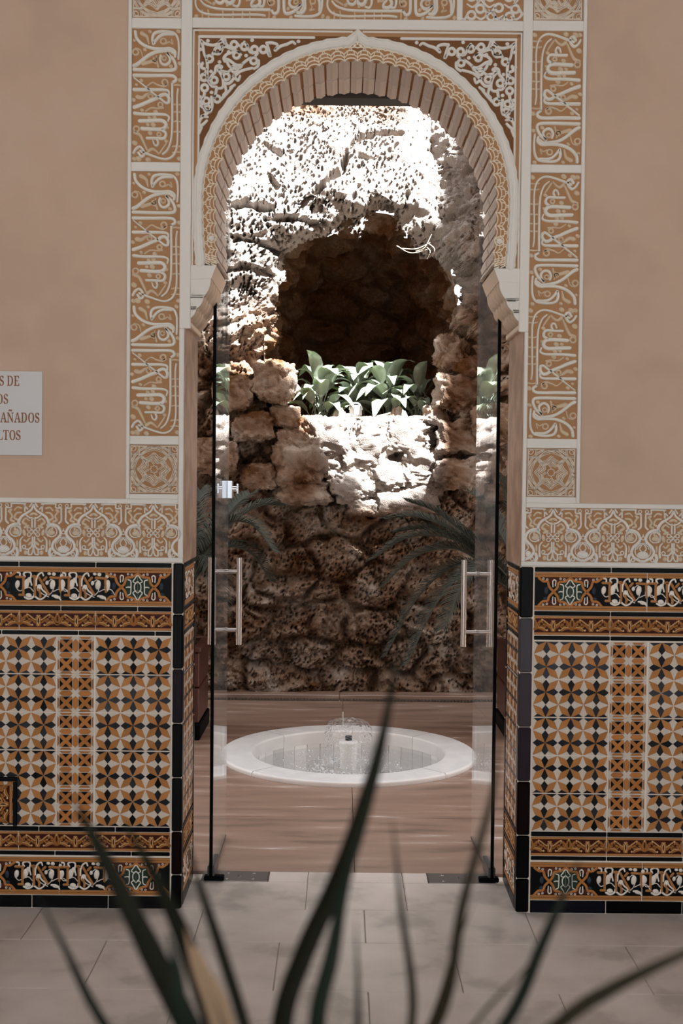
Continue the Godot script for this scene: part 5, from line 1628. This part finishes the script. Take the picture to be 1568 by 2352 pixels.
func plants() -> void:
	var soil := Mb.new()
	var first := 0
	soil.box(Vector3(-0.56, 1.94, -5.75), Vector3(0.80, 2.055, -4.66), Color.WHITE, 0.02)
	tag(part("planter_soil", soil, mat.soil), "dark soil bed on the cave ledge behind the planter wall", "soil", "", "stuff")
	var g := "leafy plants in the cave bed"
	lily("broad-leaved plant at the left end of the cave bed, beside the sunlit ledge", Vector3(-0.17, 2.05, -4.95), 28, 1.25, 0.12, g)
	lily("broad-leaved plant in the middle of the cave bed, behind the white spotlight", Vector3(0.12, 2.06, -5.12), 26, 1.42, 0.12, g)
	lily("broad-leaved plant right of the spotlight, the fullest one in the cave bed", Vector3(0.36, 2.06, -4.98), 34, 1.28, 0.14, g)
	lily("broad-leaved plant at the right end of the cave bed, beside the dark boulder", Vector3(0.58, 2.06, -4.92), 26, 0.95, 0.10, g)
	# garden spotlight
	var sp := thing("garden_spotlight", "small white ribbed garden spotlight lying among the leaves of the cave bed", "spotlight", Vector3(0.10, 2.075, -4.74))
	var b := Mb.new()
	b.lathe(PackedVector2Array([Vector2(0.0, 0.0), Vector2(0.034, 0.004), Vector2(0.040, 0.02), Vector2(0.042, 0.06), Vector2(0.036, 0.085), Vector2(0.0, 0.092)]), 20, Color.WHITE)
	part("housing", b, mat.lamp_white, sp)
	for i in 9:
		var a := PI * (0.12 + 0.76 * i / 8.0)
		var f := Mb.new()
		f.box(Vector3(-0.0022, 0.012, 0.036), Vector3(0.0022, 0.062, 0.050), Color.WHITE, 0.001)
		part("rib", f, mat.lamp_white, sp).rotation.y = a - PI / 2
	var rg := Mb.new()
	var ar := PackedVector3Array()
	for i in 15: ar.append(Vector3(cos(PI * i / 14) * 0.048, 0.055 + sin(PI * i / 14) * 0.052, 0.012))
	rg.tube(ar, 0.005, 8, Color.WHITE)
	part("bracket", rg, mat.lamp_white, sp)
	var ft := Mb.new()
	ft.tube(PackedVector3Array([Vector3(-0.10, 0.012, 0.03), Vector3(-0.05, 0.016, 0.02), Vector3(0, 0.02, 0)]), 0.012, 10, Color.WHITE)
	part("arm", ft, mat.lamp_white, sp)
	# bent cane along the front of the bed
	var cn := Mb.new()
	cn.tube(curve3(PackedVector3Array([Vector3(-0.22, 2.058, -4.66), Vector3(0.05, 2.064, -4.64), Vector3(0.25, 2.078, -4.66), Vector3(0.40, 2.118, -4.72)]), 8), 0.0075, 10, Color.WHITE, 0.006)
	cn.tube(PackedVector3Array([Vector3(0.40, 2.122, -4.72), Vector3(0.398, 2.02, -4.72)]), 0.006, 8, Color.WHITE)
	tag(part("bent_cane", cn, mat.twig), "thin bent cane laid along the front of the cave bed", "cane")
	# dry roots hanging on the sunlit rock
	var sets := [["bundle of thin pale dry roots hanging in the cleft of the upper rock", Vector3(-0.02, 4.23, -4.40), [[0.0, 0.0, -0.03, -0.08, 0.02, -0.2], [0.01, 0.0, 0.03, -0.1, 0.01, -0.18], [0.0, -0.02, -0.05, -0.12, -0.06, -0.2], [-0.06, -0.16, 0.0, -0.2, 0.07, -0.22], [0.01, 0.02, 0.0, -0.08, -0.03, -0.17]]],
		["tangle of thin pale dry roots hanging from the lip over the cave", Vector3(0.50, 3.30, -4.36), [[-0.12, 0.0, -0.02, -0.06, 0.1, -0.03], [0.02, -0.04, 0.08, -0.02, 0.13, 0.08], [0.1, -0.01, 0.12, -0.05, 0.1, -0.1], [-0.08, -0.02, 0.02, -0.03, 0.12, 0.02], [0.11, 0.02, 0.15, -0.03, 0.14, -0.08]]]]
	for s in sets:
		var o := thing("dry_roots", s[0], "roots", s[1])
		for l in s[2]:
			var r := Mb.new()
			r.tube(curve3(PackedVector3Array([Vector3(l[0], l[1], 0.0), Vector3(l[2], l[3], 0.05), Vector3(l[4], l[5], 0.03)]), 6), 0.0035, 6, Color.WHITE, 0.002)
			part("root", r, mat.twig, o)
	# cycads in planters either side of the fountain
	var dk := Color(0.055, 0.060, 0.046)
	for s in [-1, 1]:
		var left: bool = s < 0
		var pc := Vector3(-1.12, 0, -3.15) if left else Vector3(1.30, 0, -3.25)
		var po := thing("planter", "dark red wooden planter holding a cycad, left of the fountain" if left else "dark red wooden planter holding a cycad, right of the fountain", "planter", pc)
		var bx := Mb.new()
		var wd := 0.27
		bx.box(Vector3(-wd, 0.0, -wd), Vector3(wd, 0.10, wd), Color.WHITE, 0.008)
		part("plinth", bx, mat.black, po)
		for y in [0.105, 0.325]:
			var bd := Mb.new()
			bd.box(Vector3(-wd + 0.01, y, -wd + 0.01), Vector3(wd - 0.01, y + 0.212, wd - 0.01), Color.WHITE, 0.006)
			part("board", bd, mat.wood, po)
		var rm := Mb.new()
		for k in [[-wd, -wd, wd, -wd + 0.05], [-wd, wd - 0.05, wd, wd], [-wd, -wd + 0.05, -wd + 0.05, wd - 0.05], [wd - 0.05, -wd + 0.05, wd, wd - 0.05]]: rm.box(Vector3(k[0], 0.54, k[1]), Vector3(k[2], 0.57, k[3]), Color.WHITE, 0.005)
		part("rim", rm, mat.wood, po)
		var sl := Mb.new()
		sl.box(Vector3(-wd + 0.05, 0.53, -wd + 0.05), Vector3(wd - 0.05, 0.548, wd - 0.05), Color.WHITE)
		part("soil", sl, mat.soil, po)
		var o := thing("cycad", "dark green cycad with arching feather fronds, left behind the glass door" if left else "dark green cycad with arching feather fronds, right behind the glass door", "palm", pc + Vector3(0.1 if left else -0.1, 0.548, 0))
		var tk := Mb.new()
		tk.lathe(PackedVector2Array([Vector2(0.10, 0.0), Vector2(0.115, 0.1), Vector2(0.10, 0.24), Vector2(0.05, 0.3), Vector2(0, 0.31)]), 20, Color(0.05, 0.035, 0.025))
		part("trunk", tk, mat.palm, o)
		var crown := o.position + Vector3(0, 0.27, 0)
		var tips: Array
		if left: tips = [[-0.38, 1.43, -3.3, 0.12], [-0.42, 1.16, -3.0, 0.30], [-0.92, 1.52, -3.4, 0.0], [-0.46, 0.93, -3.5, 0.25], [-0.62, 1.50, -3.7, 0.0], [-1.2, 1.5, -2.8, 0.1], [-1.6, 1.2, -3.1, 0.3], [-0.95, 1.42, -2.6, 0.1], [-1.5, 1.45, -3.6, 0.1], [-0.72, 0.80, -2.85, 0.3], [-1.05, 1.15, -2.45, 0.3]]
		else: tips = [[0.42, 1.47, -3.35, 0.02], [0.20, 1.10, -3.2, 0.24], [0.27, 0.90, -3.45, 0.28], [0.29, 0.50, -3.15, 0.42], [0.42, 0.47, -3.0, 0.40], [0.86, 1.52, -3.5, 0.0], [1.02, 1.62, -3.1, 0.0], [0.30, 1.34, -3.65, 0.12], [0.36, 1.26, -3.5, 0.10], [1.3, 1.6, -2.9, 0.1], [1.7, 1.4, -3.3, 0.2], [1.15, 1.35, -2.55, 0.2], [1.6, 1.2, -2.9, 0.3], [0.62, 0.72, -2.75, 0.32]]
		for t in tips:
			var e := Vector3(t[0], t[1], t[2]) - o.position
			var a := Vector3(0, 0.26, 0)
			var mid := a.lerp(e, 0.5) + Vector3(0, 0.10 + t[3] * 0.75, 0)
			frond(o, PackedVector3Array([a, a.lerp(mid, 0.5) + Vector3(0, 0.04, 0), mid, mid.lerp(e, 0.55) + Vector3(0, 0.03 + t[3] * 0.2, 0), e]), 0.19, dk * rng.randf_range(0.8, 1.3))

func blade(o: Node3D, q: Array, w: float, col: Color, far := 1.2) -> void:
	far *= 0.9
	w *= 0.68
	col *= 0.25   # a long stiff leaf: x, y pairs as they lie 1.2 m before the camera, moved to their own distance
	var eye := Vector3(0, 1.618, 4.5)
	var pts := PackedVector3Array()
	for i in range(0, q.size(), 2):
		var p := Vector3(q[i], q[i + 1], 3.3)
		pts.append(eye + (p - eye) * (far / 1.2) - o.position)
	# carried on down to the crown of the plant
	var crown := Vector3(0, 0.02, 0) + Vector3(rng.randf_range(-0.03, 0.03), 0, rng.randf_range(-0.03, 0.03))
	var path := curve3(PackedVector3Array([crown, crown.lerp(pts[0], 0.55) + Vector3(0, 0.02, 0)]) + pts, 7)
	var b := Mb.new()
	var m := path.size()
	for i in m:
		var f := float(i) / (m - 1)
		var t := (path[mini(i + 1, m - 1)] - path[maxi(i - 1, 0)]).normalized()
		var s := t.cross(Vector3(0.25, 0.1, 1)).normalized()
		var nn := s.cross(t).normalized()
		var hw := w * 0.5 * (lerpf(1.0, 0.9, f) if f < 0.55 else pow(maxf(1.0 - (f - 0.55) / 0.45, 0.0), 0.8) * 0.95 + 0.02)
		for k in 5:
			var u := (k - 2) / 2.0
			b.vert(path[i] + s * u * hw + nn * absf(u) * hw * 0.35, nn, col * (0.85 + 0.15 * absf(u)))
	for i in m - 1:
		for k in 4:
			var a := i * 5 + k
			b.ix.append(a); b.ix.append(a + 1); b.ix.append(a + 6)
			b.ix.append(a); b.ix.append(a + 6); b.ix.append(a + 5)
	grid_normals(b, 0, m, 5, Vector3(0, 0, 1))
	part("blade_leaf", b, mat.blade, o)

func front_plant() -> void:
	var base := Vector3(-0.03, 0.84, 3.42)
	var po := thing("plant_pot", "terracotta plant pot standing on the hall floor, below the long blade leaves", "pot", Vector3(base.x, 0, base.z))
	var b := Mb.new()
	b.lathe(PackedVector2Array([Vector2(0.0, 0.0), Vector2(0.17, 0.0), Vector2(0.18, 0.02), Vector2(0.24, 0.55), Vector2(0.265, 0.56), Vector2(0.27, 0.62), Vector2(0.25, 0.63), Vector2(0.235, 0.6), Vector2(0.23, 0.58)]), 40, Color(0.35, 0.14, 0.07))
	part("body", b, painted(0.8, 0.3), po)
	var s := Mb.new()
	s.lathe(PackedVector2Array([Vector2(0.24, 0.585), Vector2(0.0, 0.60)]), 32, Color.WHITE)
	part("soil", s, mat.soil, po)
	var o := thing("blade_leaf_plant", "plant of long dark blade leaves standing close in front of the doorway", "plant", base)
	var st2 := Mb.new()
	st2.lathe(PackedVector2Array([Vector2(0.035, -0.19), Vector2(0.04, -0.1), Vector2(0.045, 0.02), Vector2(0.0, 0.05)]), 16, Color(0.06, 0.045, 0.03))
	part("stem", st2, mat.blade, o)
	var gr := Color(0.030, 0.038, 0.020)
	var ol := Color(0.07, 0.055, 0.02)
	blade(o, [-0.055, 1.071, -0.032, 1.147, 0.003, 1.226, 0.031, 1.314, 0.046, 1.379, 0.058, 1.45], 0.030, gr * 0.8)
	blade(o, [-0.020, 1.071, -0.006, 1.140, 0.008, 1.215, 0.034, 1.30], 0.024, gr, 1.16)
	blade(o, [0.021, 1.071, 0.018, 1.182], 0.012, gr * 1.1)
	blade(o, [0.075, 1.072, 0.063, 1.192, 0.053, 1.282], 0.013, ol * 0.9)
	blade(o, [0.104, 1.082, 0.124, 1.192, 0.153, 1.306, 0.157, 1.362], 0.016, ol)
	blade(o, [0.168, 1.073, 0.203, 1.153, 0.225, 1.205, 0.243, 1.245], 0.019, gr * 1.1)
	blade(o, [0.221, 1.074, 0.273, 1.110, 0.345, 1.146, 0.41, 1.17], 0.020, ol, 1.1)
	blade(o, [-0.232, 1.069, -0.271, 1.144, -0.300, 1.20], 0.014, gr * 1.2)
	blade(o, [-0.149, 1.070, -0.193, 1.158, -0.237, 1.245, -0.263, 1.293], 0.034, gr * 0.8)
	blade(o, [-0.123, 1.070, -0.154, 1.158, -0.185, 1.224, -0.215, 1.276], 0.028, gr * 0.7, 1.25)
	blade(o, [-0.092, 1.070, -0.119, 1.154, -0.141, 1.220, -0.154, 1.266], 0.017, gr * 0.7)
	blade(o, [-0.152, 1.075, -0.160, 1.125, -0.170, 1.165], 0.022, gr, 1.1)
	blade(o, [-0.115, 1.075, -0.138, 1.13, -0.152, 1.170], 0.034, Color(1.5, 1.0, 0.6), 1.25)
	blade(o, [0.095, 1.075, 0.115, 1.14, 0.138, 1.20], 0.009, ol, 1.3)
	blade(o, [0.14, 1.075, 0.18, 1.12, 0.205, 1.150], 0.006, ol * 1.4, 1.15)

# ------------------------------------------------------------------ all together
func _ready() -> void:
	rng.seed = 20
	var cam := Camera3D.new()
	cam.name = "camera"
	add_child(cam, true)
	cam.position = Vector3(0, 1.618, 4.5)
	cam.rotation_order = EULER_ORDER_YXZ
	cam.rotation_degrees = Vector3(-1.64, 0, 0.6)
	var lens := CameraAttributesPhysical.new()
	lens.frustum_focal_length = 12.0 / (1176.0 / 2790.0)
	lens.exposure_aperture = 2.4
	lens.frustum_focus_distance = 6.2
	lens.frustum_near = 0.05
	lens.frustum_far = 200.0
	cam.attributes = lens
	cam.current = true
	var env := Environment.new()
	env.background_mode = Environment.BG_SKY
	var sky := Sky.new()
	var sm := ProceduralSkyMaterial.new()
	sm.sky_top_color = Color(0.80, 0.82, 0.85)
	sm.sky_horizon_color = Color(0.90, 0.88, 0.86)
	sm.ground_horizon_color = Color(0.6, 0.58, 0.55)
	sm.ground_bottom_color = Color(0.5, 0.47, 0.43)
	sm.sky_energy_multiplier = 1.9
	sm.ground_energy_multiplier = 1.0
	sky.sky_material = sm
	env.sky = sky
	env.tonemap_mode = Environment.TONE_MAPPER_LINEAR
	env.tonemap_exposure = 0.66
	env.sdfgi_enabled = true
	env.ssao_enabled = true
	env.ssil_enabled = true
	var we := WorldEnvironment.new()
	we.name = "environment"
	we.environment = env
	add_child(we, true)
	var sun := DirectionalLight3D.new()
	sun.name = "sun"
	add_child(sun, true)
	sun.look_at_from_position(Vector3(0.33, 1.0, 0.6), Vector3.ZERO)
	sun.light_energy = 20.0
	sun.light_color = Color(0.96, 0.985, 1.0)
	sun.light_angular_distance = 0.53
	sun.shadow_enabled = true
	make_materials()
	mat.basin_tile = painted(0.35, 0.5)
	mat.lamp_white = surf(Color(0.75, 0.75, 0.74), 0.5)
	hall()
	stucco()
	dado()
	sign_board()
	doors()
	courtyard()
	rocks()
	plants()
	front_plant()
